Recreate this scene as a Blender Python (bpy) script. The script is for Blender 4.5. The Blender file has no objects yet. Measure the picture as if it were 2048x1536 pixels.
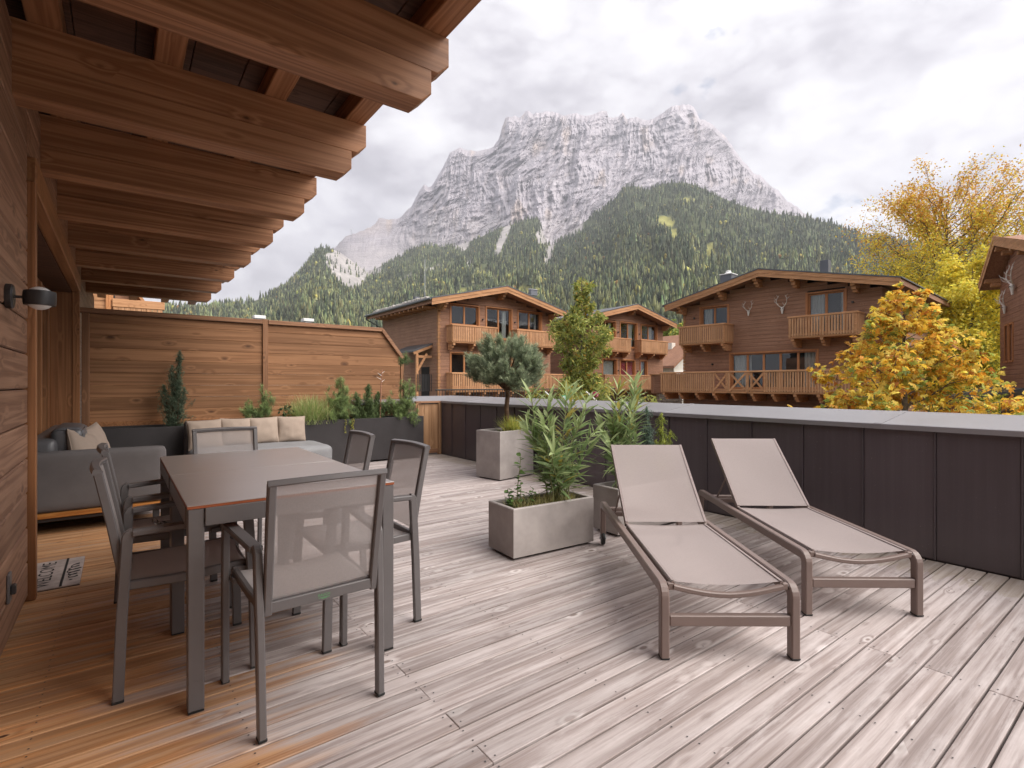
import bpy, math, random
import numpy as np
from mathutils import Vector, Matrix

random.seed(7)
rng = np.random.default_rng(11)
scene = bpy.context.scene
COL = scene.collection
rad = math.radians

# ------------------------------------------------------------------ camera
YAW = math.atan2(784, 1040)            # the house wall runs along +Y, the view is turned this far to the right of it
CAM_Z = 1.18
cam_d = bpy.data.cameras.new('camera')
cam_d.sensor_width = 36.0
cam_d.lens = 36.0 * 1040 / 2048
cam_d.clip_start = 0.05
cam_d.clip_end = 40000
cam = bpy.data.objects.new('camera', cam_d)
cam.location = (0, 0, CAM_Z)
cam.rotation_euler = (rad(90), 0, -YAW)
COL.objects.link(cam)
scene.camera = cam

# ------------------------------------------------------------------ node helper
class NT:
    def __init__(s, tree):
        s.t = tree
        s.t.nodes.clear()
    def n(s, typ, ins=None, **props):
        nd = s.t.nodes.new(typ)
        for k, v in props.items():
            setattr(nd, k, v)
        for k, v in (ins or {}).items():
            sock = nd.inputs[k]
            if isinstance(v, bpy.types.NodeSocket):
                s.t.links.new(v, sock)
            else:
                sock.default_value = v
        return nd
    def math(s, op, a, b=0.0, clamp=False):
        return s.n('ShaderNodeMath', {0: a, 1: b}, operation=op, use_clamp=clamp).outputs[0]
    def mix(s, fac, a, b, blend='MIX'):
        nd = s.n('ShaderNodeMix', {'Factor': fac}, data_type='RGBA', blend_type=blend)
        for i, v in ((6, a), (7, b)):
            if isinstance(v, bpy.types.NodeSocket):
                s.t.links.new(v, nd.inputs[i])
            else:
                nd.inputs[i].default_value = (*v[:3], 1)
        return nd.outputs[2]
    def ramp(s, fac, stops, interp='LINEAR'):
        nd = s.n('ShaderNodeValToRGB', {'Fac': fac})
        cr = nd.color_ramp
        cr.interpolation = interp
        while len(cr.elements) < len(stops):
            cr.elements.new(0.5)
        for e, (p, c) in zip(cr.elements, stops):
            e.position = p
            e.color = (*c[:3], 1) if hasattr(c, '__len__') else (c, c, c, 1)
        return nd.outputs[0]
    def noise(s, vec, scale, detail=3, rough=0.5, dist=0.0):
        return s.n('ShaderNodeTexNoise', {'Vector': vec, 'Scale': scale, 'Detail': detail, 'Roughness': rough, 'Distortion': dist}).outputs[0]

# ------------------------------------------------------------------ world: cloudy alpine sky
SUN_EL, SUN_DIR = rad(46), (0.52, -0.85)       # towards the sun: over the right shoulder
world = bpy.data.worlds.new('World')
scene.world = world
world.use_nodes = True
w = NT(world.node_tree)
tc = w.n('ShaderNodeTexCoord').outputs['Generated']
sky = w.n('ShaderNodeTexSky', sky_type='NISHITA', sun_disc=False, sun_elevation=SUN_EL,
          sun_rotation=math.atan2(SUN_DIR[0], SUN_DIR[1]), altitude=1000, air_density=1.0, dust_density=1.0, ozone_density=1.0).outputs[0]
sep = w.n('ShaderNodeSeparateXYZ', {0: tc})
den = w.math('ADD', w.math('MAXIMUM', sep.outputs[2], 0.0), 0.55)
cv = w.n('ShaderNodeCombineXYZ', {0: w.math('DIVIDE', sep.outputs[0], den), 1: w.math('DIVIDE', sep.outputs[1], den), 2: w.math('MULTIPLY', sep.outputs[2], 1.3)}).outputs[0]
cover = w.noise(cv, 3.6, 9, 0.60, 0.15)
cvb = w.n('ShaderNodeVectorMath', {0: cv, 1: (9.4, 3.3, 2.6)}, operation='ADD').outputs[0]
shade = w.math('ADD', w.math('MULTIPLY', w.noise(cvb, 3.4, 9, 0.60, 0.2), 0.55), w.math('MULTIPLY', w.noise(cvb, 1.25, 5, 0.55, 0.3), 0.45))
bil = w.math('ABSOLUTE', w.math('SUBTRACT', w.noise(cv, 6.5, 6, 0.55, 0.1), 0.5))
shade = w.math('ADD', shade, w.math('MULTIPLY', w.math('SUBTRACT', bil, 0.07), 0.55))
cloud_col = w.ramp(shade, [(0.37, (0.100, 0.095, 0.105)), (0.44, (0.142, 0.136, 0.147)), (0.51, (0.188, 0.183, 0.191)), (0.60, (0.228, 0.224, 0.229))])
cloud_fac = w.ramp(cover, [(0.33, 0.10), (0.395, 1.0)])
sky_s = w.mix(1.0, sky, (0.026, 0.026, 0.026), 'MULTIPLY')
col = w.mix(cloud_fac, sky_s, cloud_col)
hz = w.ramp(sep.outputs[2], [(0.0, 1.0), (0.10, 0.75), (0.28, 0.0)])
col = w.mix(w.math('MULTIPLY', hz, 0.45), col, (0.200, 0.196, 0.202))
bg = w.n('ShaderNodeBackground', {'Color': col, 'Strength': 1.0})
w.n('ShaderNodeOutputWorld', {'Surface': bg.outputs[0]})

# ------------------------------------------------------------------ sun behind thin cloud
sun_d = bpy.data.lights.new('sun', 'SUN')
sun_d.energy = 1.3
sun_d.angle = rad(60)
sun_d.color = (1.0, 0.95, 0.88)
sun = bpy.data.objects.new('sun', sun_d)
sd = Vector((SUN_DIR[0], SUN_DIR[1], 0)).normalized() * math.cos(SUN_EL) + Vector((0, 0, math.sin(SUN_EL)))
sun.rotation_euler = sd.to_track_quat('Z', 'Y').to_euler()
sun.location = (5, -8, 12)
COL.objects.link(sun)

scene.view_settings.view_transform = 'Standard'
scene.view_settings.look = 'None'
scene.view_settings.gamma = 1
scene.view_settings.exposure = 2.5
scene.view_settings.use_curve_mapping = False
scene.cycles.max_bounces = 8
scene.cycles.transparent_max_bounces = 16
scene.cycles.use_denoising = True

# ------------------------------------------------------------------ materials
def mat(name):
    m = bpy.data.materials.new(name)
    m.use_nodes = True
    return m, NT(m.node_tree)

def out(t, shader, disp=None):
    t.n('ShaderNodeOutputMaterial', {'Surface': shader})

def coords(t, rand=True, spread=40.0):
    v = t.n('ShaderNodeTexCoord').outputs['Object']
    if not rand:
        return v, v, None
    r = t.n('ShaderNodeObjectInfo').outputs['Random']
    off = t.n('ShaderNodeCombineXYZ', {0: t.math('MULTIPLY', r, spread), 1: t.math('MULTIPLY', r, spread * 2.3), 2: t.math('MULTIPLY', r, spread * 0.71)}).outputs[0]
    return t.n('ShaderNodeVectorMath', {0: v, 1: off}, operation='ADD').outputs[0], v, r

def wood_pattern(t, vec, axis, fig=6.0, knot=0.11, across=13.0, along=0.28, pick_at=0.52, bend=1.2, kacross=9.0, kalong=4.5):
    """figure (0..1), fibre (0..1), knot (0..1): contour-line grain that bends round knots"""
    knot = max(knot, 1e-3)
    sc = [across] * 3
    sc['XYZ'.index(axis)] = along
    mv = t.n('ShaderNodeMapping', {'Vector': vec, 'Scale': tuple(sc)}).outputs[0]
    ks = [kacross] * 3
    ks['XYZ'.index(axis)] = kalong
    kv = t.n('ShaderNodeMapping', {'Vector': vec, 'Scale': tuple(ks)}).outputs[0]
    vor = t.n('ShaderNodeTexVoronoi', {'Vector': kv, 'Scale': 1.0, 'Randomness': 1.0})
    sepc = t.n('ShaderNodeSeparateColor', {0: vor.outputs['Color']})
    pick = t.math('GREATER_THAN', sepc.outputs[0], pick_at)
    size = t.math('MULTIPLY_ADD', sepc.outputs[1], knot, )
    t.t.nodes[-1].inputs[2].default_value = knot * 0.35
    d = vor.outputs['Distance']
    near = t.math('MULTIPLY', t.ramp(t.math('DIVIDE', d, 0.5), [(0.0, 1.0), (1.0, 0.0)], 'EASE'), pick)
    ph = t.noise(mv, 1.0, 2.0, 0.45, 0.12)
    ph = t.math('ADD', t.math('MULTIPLY', ph, fig), t.math('MULTIPLY', near, bend))
    fig_v = t.math('MULTIPLY_ADD', t.math('SINE', t.math('MULTIPLY', ph, 6.2832)), 0.5)
    t.t.nodes[-1].inputs[2].default_value = 0.5
    fs = [150.0] * 3
    fs['XYZ'.index(axis)] = 3.0
    fv = t.n('ShaderNodeMapping', {'Vector': vec, 'Scale': tuple(fs)}).outputs[0]
    fib = t.noise(fv, 1.0, 3, 0.6)
    kn = t.math('MULTIPLY', t.math('LESS_THAN', d, size), pick)
    kn2 = t.math('MULTIPLY', t.ramp(t.math('DIVIDE', d, t.math('MULTIPLY', size, 2.2)), [(0.3, 1.0), (1.0, 0.0)]), pick)
    return fig_v, fib, kn2

def wood(name, dark, light, axis, fig=20.0, rough=0.6, knot=0.10, knotcol=(0.03, 0.015, 0.008), vary=0.35, bump=0.35, figamt=0.42, gloss=0.3, pick_at=0.52):
    m, t = mat(name)
    v, raw, r = coords(t)
    fg, fib, kn = wood_pattern(t, v, axis, fig * 0.38, knot, pick_at=pick_at)
    big = t.noise(raw, 1.3, 3, 0.5)
    f = t.math('ADD', t.math('MULTIPLY', fg, figamt), t.math('MULTIPLY', fib, 1.0 - figamt), True)
    f = t.ramp(f, [(0.22, 0.0), (0.78, 1.0)])
    c = t.mix(f, dark, light)
    c = t.mix(t.math('MULTIPLY', t.ramp(big, [(0.3, 0.0), (0.7, 1.0)]), 0.35), c, tuple(x * 0.62 for x in dark))
    c = t.mix(t.math('MULTIPLY', kn, 0.8), c, knotcol)
    val = t.math('MULTIPLY_ADD', r, vary)
    t.t.nodes[-1].inputs[2].default_value = 1.0 - vary / 2
    c = t.n('ShaderNodeHueSaturation', {'Color': c, 'Value': val}).outputs[0]
    h = t.math('ADD', t.math('MULTIPLY', fg, 0.4), fib)
    bp = t.n('ShaderNodeBump', {'Height': h, 'Strength': bump, 'Distance': 0.002}).outputs[0]
    p = t.n('ShaderNodeBsdfPrincipled', {'Base Color': c, 'Roughness': rough, 'Normal': bp, 'Specular IOR Level': gloss})
    out(t, p.outputs[0])
    return m

def plain(name, col, rough=0.5, metallic=0.0, noise_amt=0.15, scale=8.0, bump=0.0, bscale=200.0, spec=0.5, rand=0.0):
    m, t = mat(name)
    v, raw, r = coords(t)
    nz = t.noise(v, scale, 4, 0.6)
    f = t.ramp(nz, [(0.3, 0.0), (0.7, 1.0)])
    c = t.mix(f, tuple(x * (1 - noise_amt) for x in col), tuple(min(1, x * (1 + noise_amt)) for x in col))
    if rand:
        val = t.math('MULTIPLY_ADD', r, rand)
        t.t.nodes[-1].inputs[2].default_value = 1.0 - rand / 2
        c = t.n('ShaderNodeHueSaturation', {'Color': c, 'Value': val}).outputs[0]
    ins = {'Base Color': c, 'Roughness': t.math('MULTIPLY_ADD', nz, 0.12), 'Metallic': metallic, 'Specular IOR Level': spec}
    t.t.nodes[-1].inputs[2].default_value = rough - 0.06
    if bump:
        bz = t.noise(v, bscale, 3, 0.6)
        ins['Normal'] = t.n('ShaderNodeBump', {'Height': bz, 'Strength': bump, 'Distance': 0.003}).outputs[0]
    p = t.n('ShaderNodeBsdfPrincipled', ins)
    out(t, p.outputs[0])
    return m

def sling(name, col, see=0.22):
    """woven mesh fabric: fine weave bump, lets some light and view through"""
    m, t = mat(name)
    v, raw, r = coords(t)
    wv = t.noise(t.n('ShaderNodeMapping', {'Vector': v, 'Scale': (700, 90, 90)}).outputs[0], 1.0, 2, 0.5)
    wh = t.noise(t.n('ShaderNodeMapping', {'Vector': v, 'Scale': (90, 500, 500)}).outputs[0], 1.0, 2, 0.5)
    weave = t.math('ADD', t.math('MULTIPLY', wv, 0.5), t.math('MULTIPLY', wh, 0.5))
    big = t.noise(v, 3.0, 3, 0.5)
    c = t.mix(weave, tuple(x * 0.78 for x in col), tuple(x * 1.18 for x in col))
    c = t.mix(t.math('MULTIPLY', big, 0.25), c, tuple(x * 0.8 for x in col))
    bp = t.n('ShaderNodeBump', {'Height': weave, 'Strength': 0.25, 'Distance': 0.001}).outputs[0]
    p = t.n('ShaderNodeBsdfPrincipled', {'Base Color': c, 'Roughness': 0.75, 'Normal': bp, 'Specular IOR Level': 0.25})
    tr = t.n('ShaderNodeBsdfTransparent', {'Color': (0.95, 0.93, 0.92, 1)})
    tl = t.n('ShaderNodeBsdfTranslucent', {'Color': c})
    a = t.n('ShaderNodeMixShader', {0: 0.25, 1: p.outputs[0], 2: tl.outputs[0]})
    b = t.n('ShaderNodeMixShader', {0: see, 1: a.outputs[0], 2: tr.outputs[0]})
    out(t, b.outputs[0])
    return m

def leafmat(name, rough=0.5, trans=0.45, vary=0.25):
    m, t = mat(name)
    a = t.n('ShaderNodeAttribute', attribute_name='col').outputs['Color']
    p = t.n('ShaderNodeBsdfPrincipled', {'Base Color': a, 'Roughness': rough, 'Specular IOR Level': 0.35})
    tl = t.n('ShaderNodeBsdfTranslucent', {'Color': a})
    mx = t.n('ShaderNodeMixShader', {0: trans, 1: p.outputs[0], 2: tl.outputs[0]})
    out(t, mx.outputs[0])
    return m

M = {}
STAIN_D, STAIN_L = (0.115, 0.043, 0.017), (0.235, 0.095, 0.040)
M['wall_wood'] = wood('stained wall wood', (0.215, 0.108, 0.066), (0.41, 0.232, 0.148), 'Y', 16, 0.55, 0.10, vary=0.30)
M['beam_x'] = wood('stained beam wood across', (0.262, 0.114, 0.052), (0.475, 0.232, 0.118), 'X', 16, 0.5, 0.06, vary=0.22, pick_at=0.78)
M['beam_y'] = wood('stained beam wood along', (0.262, 0.114, 0.052), (0.475, 0.232, 0.118), 'Y', 16, 0.5, 0.06, vary=0.22, pick_at=0.78)
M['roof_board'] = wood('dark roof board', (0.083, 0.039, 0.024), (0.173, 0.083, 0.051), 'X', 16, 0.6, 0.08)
M['trim_z'] = wood('stained upright trim', (0.22, 0.092, 0.038), (0.37, 0.168, 0.074), 'Z', 14, 0.45, 0.05, vary=0.15)
M['trim_y'] = wood('stained level trim', (0.27, 0.115, 0.048), (0.44, 0.205, 0.09), 'Y', 14, 0.45, 0.05, vary=0.15)
M['fence_wood'] = wood('stained fence wood', (0.215, 0.098, 0.043), (0.375, 0.188, 0.092), 'X', 10, 0.6, 0.12, knotcol=(0.055, 0.022, 0.011), vary=0.28, pick_at=0.62)
M['fence_trim'] = wood('fence trim wood', (0.23, 0.112, 0.06), (0.37, 0.195, 0.11), 'X', 12, 0.6, 0.06, vary=0.15)
M['fence_post'] = wood('fence post wood', (0.2, 0.095, 0.048), (0.33, 0.165, 0.085), 'Z', 12, 0.6, 0.06, vary=0.15)
M['panel_wood'] = wood('low panel wood', (0.3, 0.16, 0.08), (0.48, 0.275, 0.15), 'Z', 12, 0.6, 0.10, vary=0.15)
M['teak'] = wood('oiled teak slat', (0.36, 0.13, 0.030), (0.58, 0.25, 0.065), 'X', 14, 0.45, 0.03, vary=0.1)
M['chalet_wood'] = wood('chalet cladding wood', (0.275, 0.138, 0.084), (0.4, 0.215, 0.138), 'X', 8, 0.7, 0.05, vary=0.1, bump=0.1)
M['chalet_side'] = wood('chalet side cladding', (0.3, 0.158, 0.1), (0.43, 0.245, 0.165), 'Y', 8, 0.7, 0.05, vary=0.1, bump=0.1)
M['chalet_trim'] = wood('chalet fascia wood', (0.43, 0.205, 0.094), (0.64, 0.34, 0.172), 'X', 8, 0.6, 0.04, vary=0.12, bump=0.1)
M['chalet_slat'] = wood('chalet balcony wood', (0.42, 0.21, 0.102), (0.66, 0.375, 0.202), 'Z', 9, 0.65, 0.04, vary=0.12, bump=0.1)
M['chalet_frame'] = wood('window frame wood', (0.4, 0.16, 0.06), (0.56, 0.25, 0.105), 'Z', 9, 0.5, 0.0, vary=0.1, bump=0.1)
M['corner_wood'] = wood('corner joint end grain', (0.33, 0.155, 0.068), (0.5, 0.265, 0.13), 'Z', 9, 0.7, 0.0, vary=0.3, bump=0.1)
M['metal'] = plain('anthracite powder coat', (0.128, 0.116, 0.116), 0.38, 0.0, 0.06, 6, 0.05, 900)
M['metal_dark'] = plain('dark powder coat', (0.035, 0.032, 0.033), 0.45, 0.0, 0.06, 6)
M['taupe'] = plain('taupe powder coat', (0.190, 0.138, 0.122), 0.42, 0.0, 0.06, 5, 0.05, 900)
M['rubber'] = plain('black rubber', (0.012, 0.012, 0.012), 0.6, 0.0, 0.1, 9)
M['sling_grey'] = sling('grey mesh fabric', (0.48, 0.436, 0.426), 0.34)
M['sling_seat'] = sling('grey seat fabric', (0.50, 0.465, 0.458), 0.05)
M['sling_taupe'] = sling('taupe mesh fabric', (0.440, 0.375, 0.362), 0.13)
M['hem'] = plain('woven hem', (0.30, 0.245, 0.235), 0.8, 0, 0.1, 60, 0.2, 900, 0.2)
M['concrete'] = plain('cast concrete', (0.335, 0.300, 0.285), 0.75, 0, 0.24, 3.2, 0.12, 160, 0.3, 0.12)
M['soil'] = plain('potting soil', (0.035, 0.024, 0.016), 0.95, 0, 0.5, 30, 0.9, 60, 0.1)
M['sofa'] = plain('grey woven upholstery', (0.135, 0.122, 0.121), 0.8, 0, 0.10, 5, 0.25, 700, 0.25)
M['seat_cushion'] = plain('blue grey seat cushion', (0.225, 0.223, 0.230), 0.6, 0, 0.08, 5, 0.15, 500, 0.3)
M['leather'] = plain('grey leatherette', (0.115, 0.112, 0.118), 0.36, 0, 0.10, 5, 0.12, 300, 0.45)
M['pillow'] = plain('beige cushion cloth', (0.335, 0.262, 0.212), 0.85, 0, 0.07, 4, 0.3, 420, 0.2, 0.08)
M['trough'] = plain('black planter coating', (0.040, 0.035, 0.036), 0.5, 0, 0.15, 4, 0.06, 200, 0.4)
M['cladding'] = None
M['cap'] = plain('dark metal coping', (0.25, 0.24, 0.25), 0.36, 0.25, 0.08, 2.0, 0.03, 200, 0.5, 0.08)
M['hpl_core'] = plain('reddish laminate core', (0.30, 0.075, 0.022), 0.5, 0, 0.1, 20)
M['roof_metal'] = plain('grey sheet roof', (0.10, 0.105, 0.115), 0.4, 0.2, 0.1, 1.0, 0.05, 60, 0.5)
M['roof_stone'] = plain('pale roof ballast', (0.48, 0.45, 0.42), 0.9, 0, 0.3, 6, 0.4, 30, 0.2)
M['chimney'] = plain('slate grey sheet', (0.12, 0.125, 0.145), 0.45, 0.2, 0.1, 2)
M['white'] = plain('white paint', (0.78, 0.77, 0.76), 0.55, 0, 0.05, 3)
M['bone'] = plain('bleached bone', (0.72, 0.67, 0.62), 0.6, 0, 0.15, 12, 0.2, 80)
M['plaster'] = plain('cream plaster', (0.74, 0.70, 0.63), 0.9, 0, 0.06, 2)
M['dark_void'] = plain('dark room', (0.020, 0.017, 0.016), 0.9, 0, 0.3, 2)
M['curtain'] = plain('pale curtain', (0.62, 0.62, 0.60), 0.85, 0, 0.08, 5)
M['red'] = plain('red blind', (0.42, 0.035, 0.070), 0.8, 0, 0.1, 5)
M['green_sign'] = plain('exit sign green', (0.10, 0.47, 0.20), 0.5, 0, 0.03, 5)
M['label_green'] = plain('label green', (0.10, 0.36, 0.13), 0.5, 0, 0.05, 5)
M['mat_cloth'] = plain('door mat weave', (0.47, 0.385, 0.35), 0.95, 0, 0.22, 14, 0.4, 300, 0.1)
M['ink'] = plain('black print', (0.018, 0.015, 0.014), 0.8, 0, 0.2, 40)
M['steel'] = plain('galvanised steel', (0.42, 0.43, 0.45), 0.4, 0.8, 0.08, 6)
M['bark'] = plain('bark', (0.115, 0.072, 0.045), 0.9, 0, 0.45, 22, 0.8, 60, 0.15)
M['bark_grey'] = plain('grey bark', (0.17, 0.14, 0.115), 0.9, 0, 0.4, 14, 0.6, 40, 0.15)
M['leaf'] = leafmat('leaf')
M['needle'] = leafmat('needle', 0.55, 0.15)
M['conifer'] = leafmat('far conifer', 0.9, 0.10)
M['asphalt'] = plain('village ground', (0.10, 0.105, 0.075), 0.95, 0, 0.35, 0.2, 0.2, 8, 0.2)

def hpl():
    m, t = mat('table laminate')
    v, raw, r = coords(t)
    st = t.noise(t.n('ShaderNodeMapping', {'Vector': v, 'Scale': (2.2, 22, 1)}).outputs[0], 1.0, 4, 0.6)
    bl = t.noise(v, 5.0, 4, 0.6)
    c = t.mix(t.math('ADD', t.math('MULTIPLY', st, 0.6), t.math('MULTIPLY', bl, 0.4)), (0.210, 0.178, 0.166), (0.330, 0.296, 0.284))
    rg = t.math('MULTIPLY_ADD', bl, 0.14)
    t.t.nodes[-1].inputs[2].default_value = 0.24
    p = t.n('ShaderNodeBsdfPrincipled', {'Base Color': c, 'Roughness': rg, 'Specular IOR Level': 1.0, 'Coat Weight': 1.0, 'Coat Roughness': 0.32, 'Coat IOR': 2.1})
    out(t, p.outputs[0])
    return m
M['hpl'] = hpl()

def cladding_mat():
    m, t = mat('dark metal cladding')
    v, raw, r = coords(t)
    run = t.noise(t.n('ShaderNodeMapping', {'Vector': v, 'Scale': (20, 26, 0.7)}).outputs[0], 1.0, 5, 0.65)
    dust = t.noise(v, 3.0, 5, 0.65)
    spk = t.noise(v, 90.0, 2, 0.5)
    sp = t.n('ShaderNodeSeparateXYZ', {0: raw})
    low = t.ramp(t.math('ADD', sp.outputs[2], t.math('MULTIPLY', dust, 0.25)), [(0.08, 1.0), (0.42, 0.0)])
    c = t.mix(t.ramp(run, [(0.38, 0.0), (0.70, 1.0)]), (0.078, 0.060, 0.067), (0.092, 0.073, 0.080))
    c = t.mix(t.math('MULTIPLY', low, 0.30), c, (0.16, 0.135, 0.125))
    c = t.mix(t.math('MULTIPLY', t.math('GREATER_THAN', spk, 0.73), 0.5), c, (0.22, 0.20, 0.19))
    val = t.math('MULTIPLY_ADD', r, 0.16)
    t.t.nodes[-1].inputs[2].default_value = 0.92
    c = t.n('ShaderNodeHueSaturation', {'Color': c, 'Value': val}).outputs[0]
    rg = t.math('MULTIPLY_ADD', run, 0.22)
    t.t.nodes[-1].inputs[2].default_value = 0.27
    bp = t.n('ShaderNodeBump', {'Height': t.noise(v, 2.6, 2, 0.5), 'Strength': 0.25, 'Distance': 0.02}).outputs[0]
    p = t.n('ShaderNodeBsdfPrincipled', {'Base Color': c, 'Roughness': rg, 'Normal': bp, 'Specular IOR Level': 0.5})
    out(t, p.outputs[0])
    return m
M['cladding'] = cladding_mat()

def glass():
    m, t = mat('window glass')
    fr = t.n('ShaderNodeFresnel', {'IOR': 1.5}).outputs[0]
    fr = t.math('MULTIPLY', t.math('ADD', fr, 0.03, True), t.math('SUBTRACT', 1.0, t.n('ShaderNodeNewGeometry').outputs['Backfacing']))
    v = t.n('ShaderNodeTexCoord').outputs['Object']
    bp = t.n('ShaderNodeBump', {'Height': t.noise(v, 1.2, 2, 0.5), 'Strength': 0.01, 'Distance': 0.05}).outputs[0]
    g = t.n('ShaderNodeBsdfGlossy', {'Color': (0.9, 0.92, 0.95, 1), 'Roughness': 0.02, 'Normal': bp})
    tr = t.n('ShaderNodeBsdfTransparent', {'Color': (0.80, 0.82, 0.82, 1)})
    out(t, t.n('ShaderNodeMixShader', {0: fr, 1: tr.outputs[0], 2: g.outputs[0]}).outputs[0])
    return m
M['glass'] = glass()

def clear_glass():
    m, t = mat('clear glass')
    p = t.n('ShaderNodeBsdfPrincipled', {'Base Color': (0.9, 0.9, 0.9, 1), 'Roughness': 0.03, 'Transmission Weight': 1.0, 'IOR': 1.45})
    out(t, p.outputs[0])
    return m
M['clear_glass'] = clear_glass()

def deck_mat():
    m, t = mat('weathered larch deck')
    v, raw, r = coords(t)
    fg, fib, kn = wood_pattern(t, v, 'X', 4.0, 0.15, across=15.0, along=0.45, pick_at=0.80, bend=1.1, kacross=12.0, kalong=6.0)
    sp = t.n('ShaderNodeSeparateXYZ', {0: raw})
    wob = t.noise(raw, 1.1, 4, 0.6)
    streak = t.noise(t.n('ShaderNodeMapping', {'Vector': v, 'Scale': (1.4, 26, 1)}).outputs[0], 1.0, 3, 0.6)
    # how far a board has greyed: boards under the roof keep their colour, boards in the rain lose it
    g = t.math('ADD', t.math('MULTIPLY_ADD', sp.outputs[0], 0.85), t.math('MULTIPLY', t.math('SUBTRACT', streak, 0.5), 1.05))
    t.t.nodes[-3].inputs[2].default_value = 0.0
    g = t.math('ADD', g, t.math('MULTIPLY', t.math('SUBTRACT', wob, 0.5), 0.9))
    g = t.math('ADD', g, t.math('MULTIPLY', t.math('SUBTRACT', r, 0.5), 0.35))
    g = t.ramp(g, [(0.52, 0.0), (1.14, 1.0)], 'EASE')
    f = t.math('ADD', t.math('MULTIPLY', fg, 0.34), t.math('MULTIPLY', fib, 0.66), True)
    f = t.ramp(f, [(0.20, 0.0), (0.80, 1.0)])
    brown = t.mix(f, (0.370, 0.170, 0.072), (0.660, 0.385, 0.205))
    brown = t.mix(t.math('MULTIPLY', t.ramp(streak, [(0.52, 0.0), (0.68, 1.0)]), 0.75), brown, (0.66, 0.28, 0.090))
    brown = t.mix(t.math('MULTIPLY', t.ramp(streak, [(0.30, 1.0), (0.42, 0.0)]), 0.55), brown, (0.40, 0.30, 0.25))
    grey = t.mix(f, (0.235, 0.185, 0.172), (0.510, 0.445, 0.430))
    mott = t.noise(t.n('ShaderNodeMapping', {'Vector': v, 'Scale': (2.6, 17, 8)}).outputs[0], 1.0, 6, 0.7)
    grey = t.mix(t.math('MULTIPLY', t.ramp(mott, [(0.50, 0.0), (0.68, 1.0)]), 0.55), grey, (0.60, 0.545, 0.535))
    grey = t.mix(t.math('MULTIPLY', t.ramp(mott, [(0.30, 1.0), (0.46, 0.0)]), 0.55), grey, (0.30, 0.235, 0.210))
    # moss and damp dirt gather along the foot of the parapet
    edge = t.ramp(t.math('ADD', sp.outputs[0], t.math('MULTIPLY', wob, 0.5)), [(0.0, 0.0), (1.0, 1.0)])
    damp = t.math('MULTIPLY', t.math('GREATER_THAN', t.math('ADD', sp.outputs[0], t.math('MULTIPLY', mott, 0.75)), 4.38), 0.35)
    grey = t.mix(damp, grey, (0.24, 0.185, 0.10))
    c = t.mix(g, brown, grey)
    kc = t.mix(g, (0.075, 0.026, 0.012), (0.20, 0.150, 0.130))
    halo = t.ramp(kn, [(0.0, 0.0), (0.55, 0.42), (0.80, 0.30), (1.0, 0.0)], 'EASE')
    c = t.mix(t.math('MULTIPLY', halo, g), c, (0.68, 0.63, 0.615))
    c = t.mix(t.math('MULTIPLY', t.ramp(kn, [(0.70, 0.0), (1.0, 1.0)]), t.math('MULTIPLY', r, 1.3, True)), c, kc)
    val = t.math('MULTIPLY_ADD', r, 0.26)
    t.t.nodes[-1].inputs[2].default_value = 0.87
    c = t.n('ShaderNodeHueSaturation', {'Color': c, 'Value': val}).outputs[0]
    h = t.math('ADD', t.math('MULTIPLY', fg, 0.5), fib)
    bp = t.n('ShaderNodeBump', {'Height': h, 'Strength': 0.4, 'Distance': 0.002}).outputs[0]
    p = t.n('ShaderNodeBsdfPrincipled', {'Base Color': c, 'Roughness': 0.62, 'Normal': bp, 'Specular IOR Level': 0.35})
    out(t, p.outputs[0])
    return m
M['deck'] = deck_mat()

def rock_mat():
    m, t = mat('limestone')
    a = t.n('ShaderNodeAttribute', attribute_name='col').outputs['Color']
    v = t.n('ShaderNodeTexCoord').outputs['Object']
    n1 = t.noise(v, 0.012, 8, 0.68, 0.4)
    st = t.noise(t.n('ShaderNodeMapping', {'Vector': v, 'Rotation': (0.35, 0.25, 0.6), 'Scale': (0.004, 0.004, 0.035)}).outputs[0], 1.0, 6, 0.65, 0.6)
    c = t.mix(t.ramp(n1, [(0.32, 0.0), (0.68, 1.0)]), (0.88, 0.87, 0.885), (1.09, 1.08, 1.075))
    c2 = t.mix(t.ramp(st, [(0.35, 0.0), (0.65, 1.0)]), (0.88, 0.87, 0.885), (1.08, 1.07, 1.06))
    c = t.mix(1.0, c, c2, 'MULTIPLY')
    c = t.mix(1.0, c, a, 'MULTIPLY')
    bp = t.n('ShaderNodeBump', {'Height': t.math('ADD', n1, t.math('MULTIPLY', st, 0.6)), 'Strength': 0.45, 'Distance': 24.0}).outputs[0]
    p = t.n('ShaderNodeBsdfPrincipled', {'Base Color': c, 'Roughness': 0.95, 'Normal': bp, 'Specular IOR Level': 0.1})
    out(t, p.outputs[0])
    return m
M['rock'] = rock_mat()

def hill_mat():
    m, t = mat('hillside ground')
    a = t.n('ShaderNodeAttribute', attribute_name='col').outputs['Color']
    v = t.n('ShaderNodeTexCoord').outputs['Object']
    n1 = t.noise(v, 0.02, 6, 0.65)
    c = t.mix(1.0, a, t.mix(t.ramp(n1, [(0.3, 0.0), (0.7, 1.0)]), (0.7, 0.7, 0.7), (1.3, 1.3, 1.25)), 'MULTIPLY')
    p = t.n('ShaderNodeBsdfPrincipled', {'Base Color': c, 'Roughness': 0.95, 'Specular IOR Level': 0.1})
    out(t, p.outputs[0])
    return m
M['hill'] = hill_mat()

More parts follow.
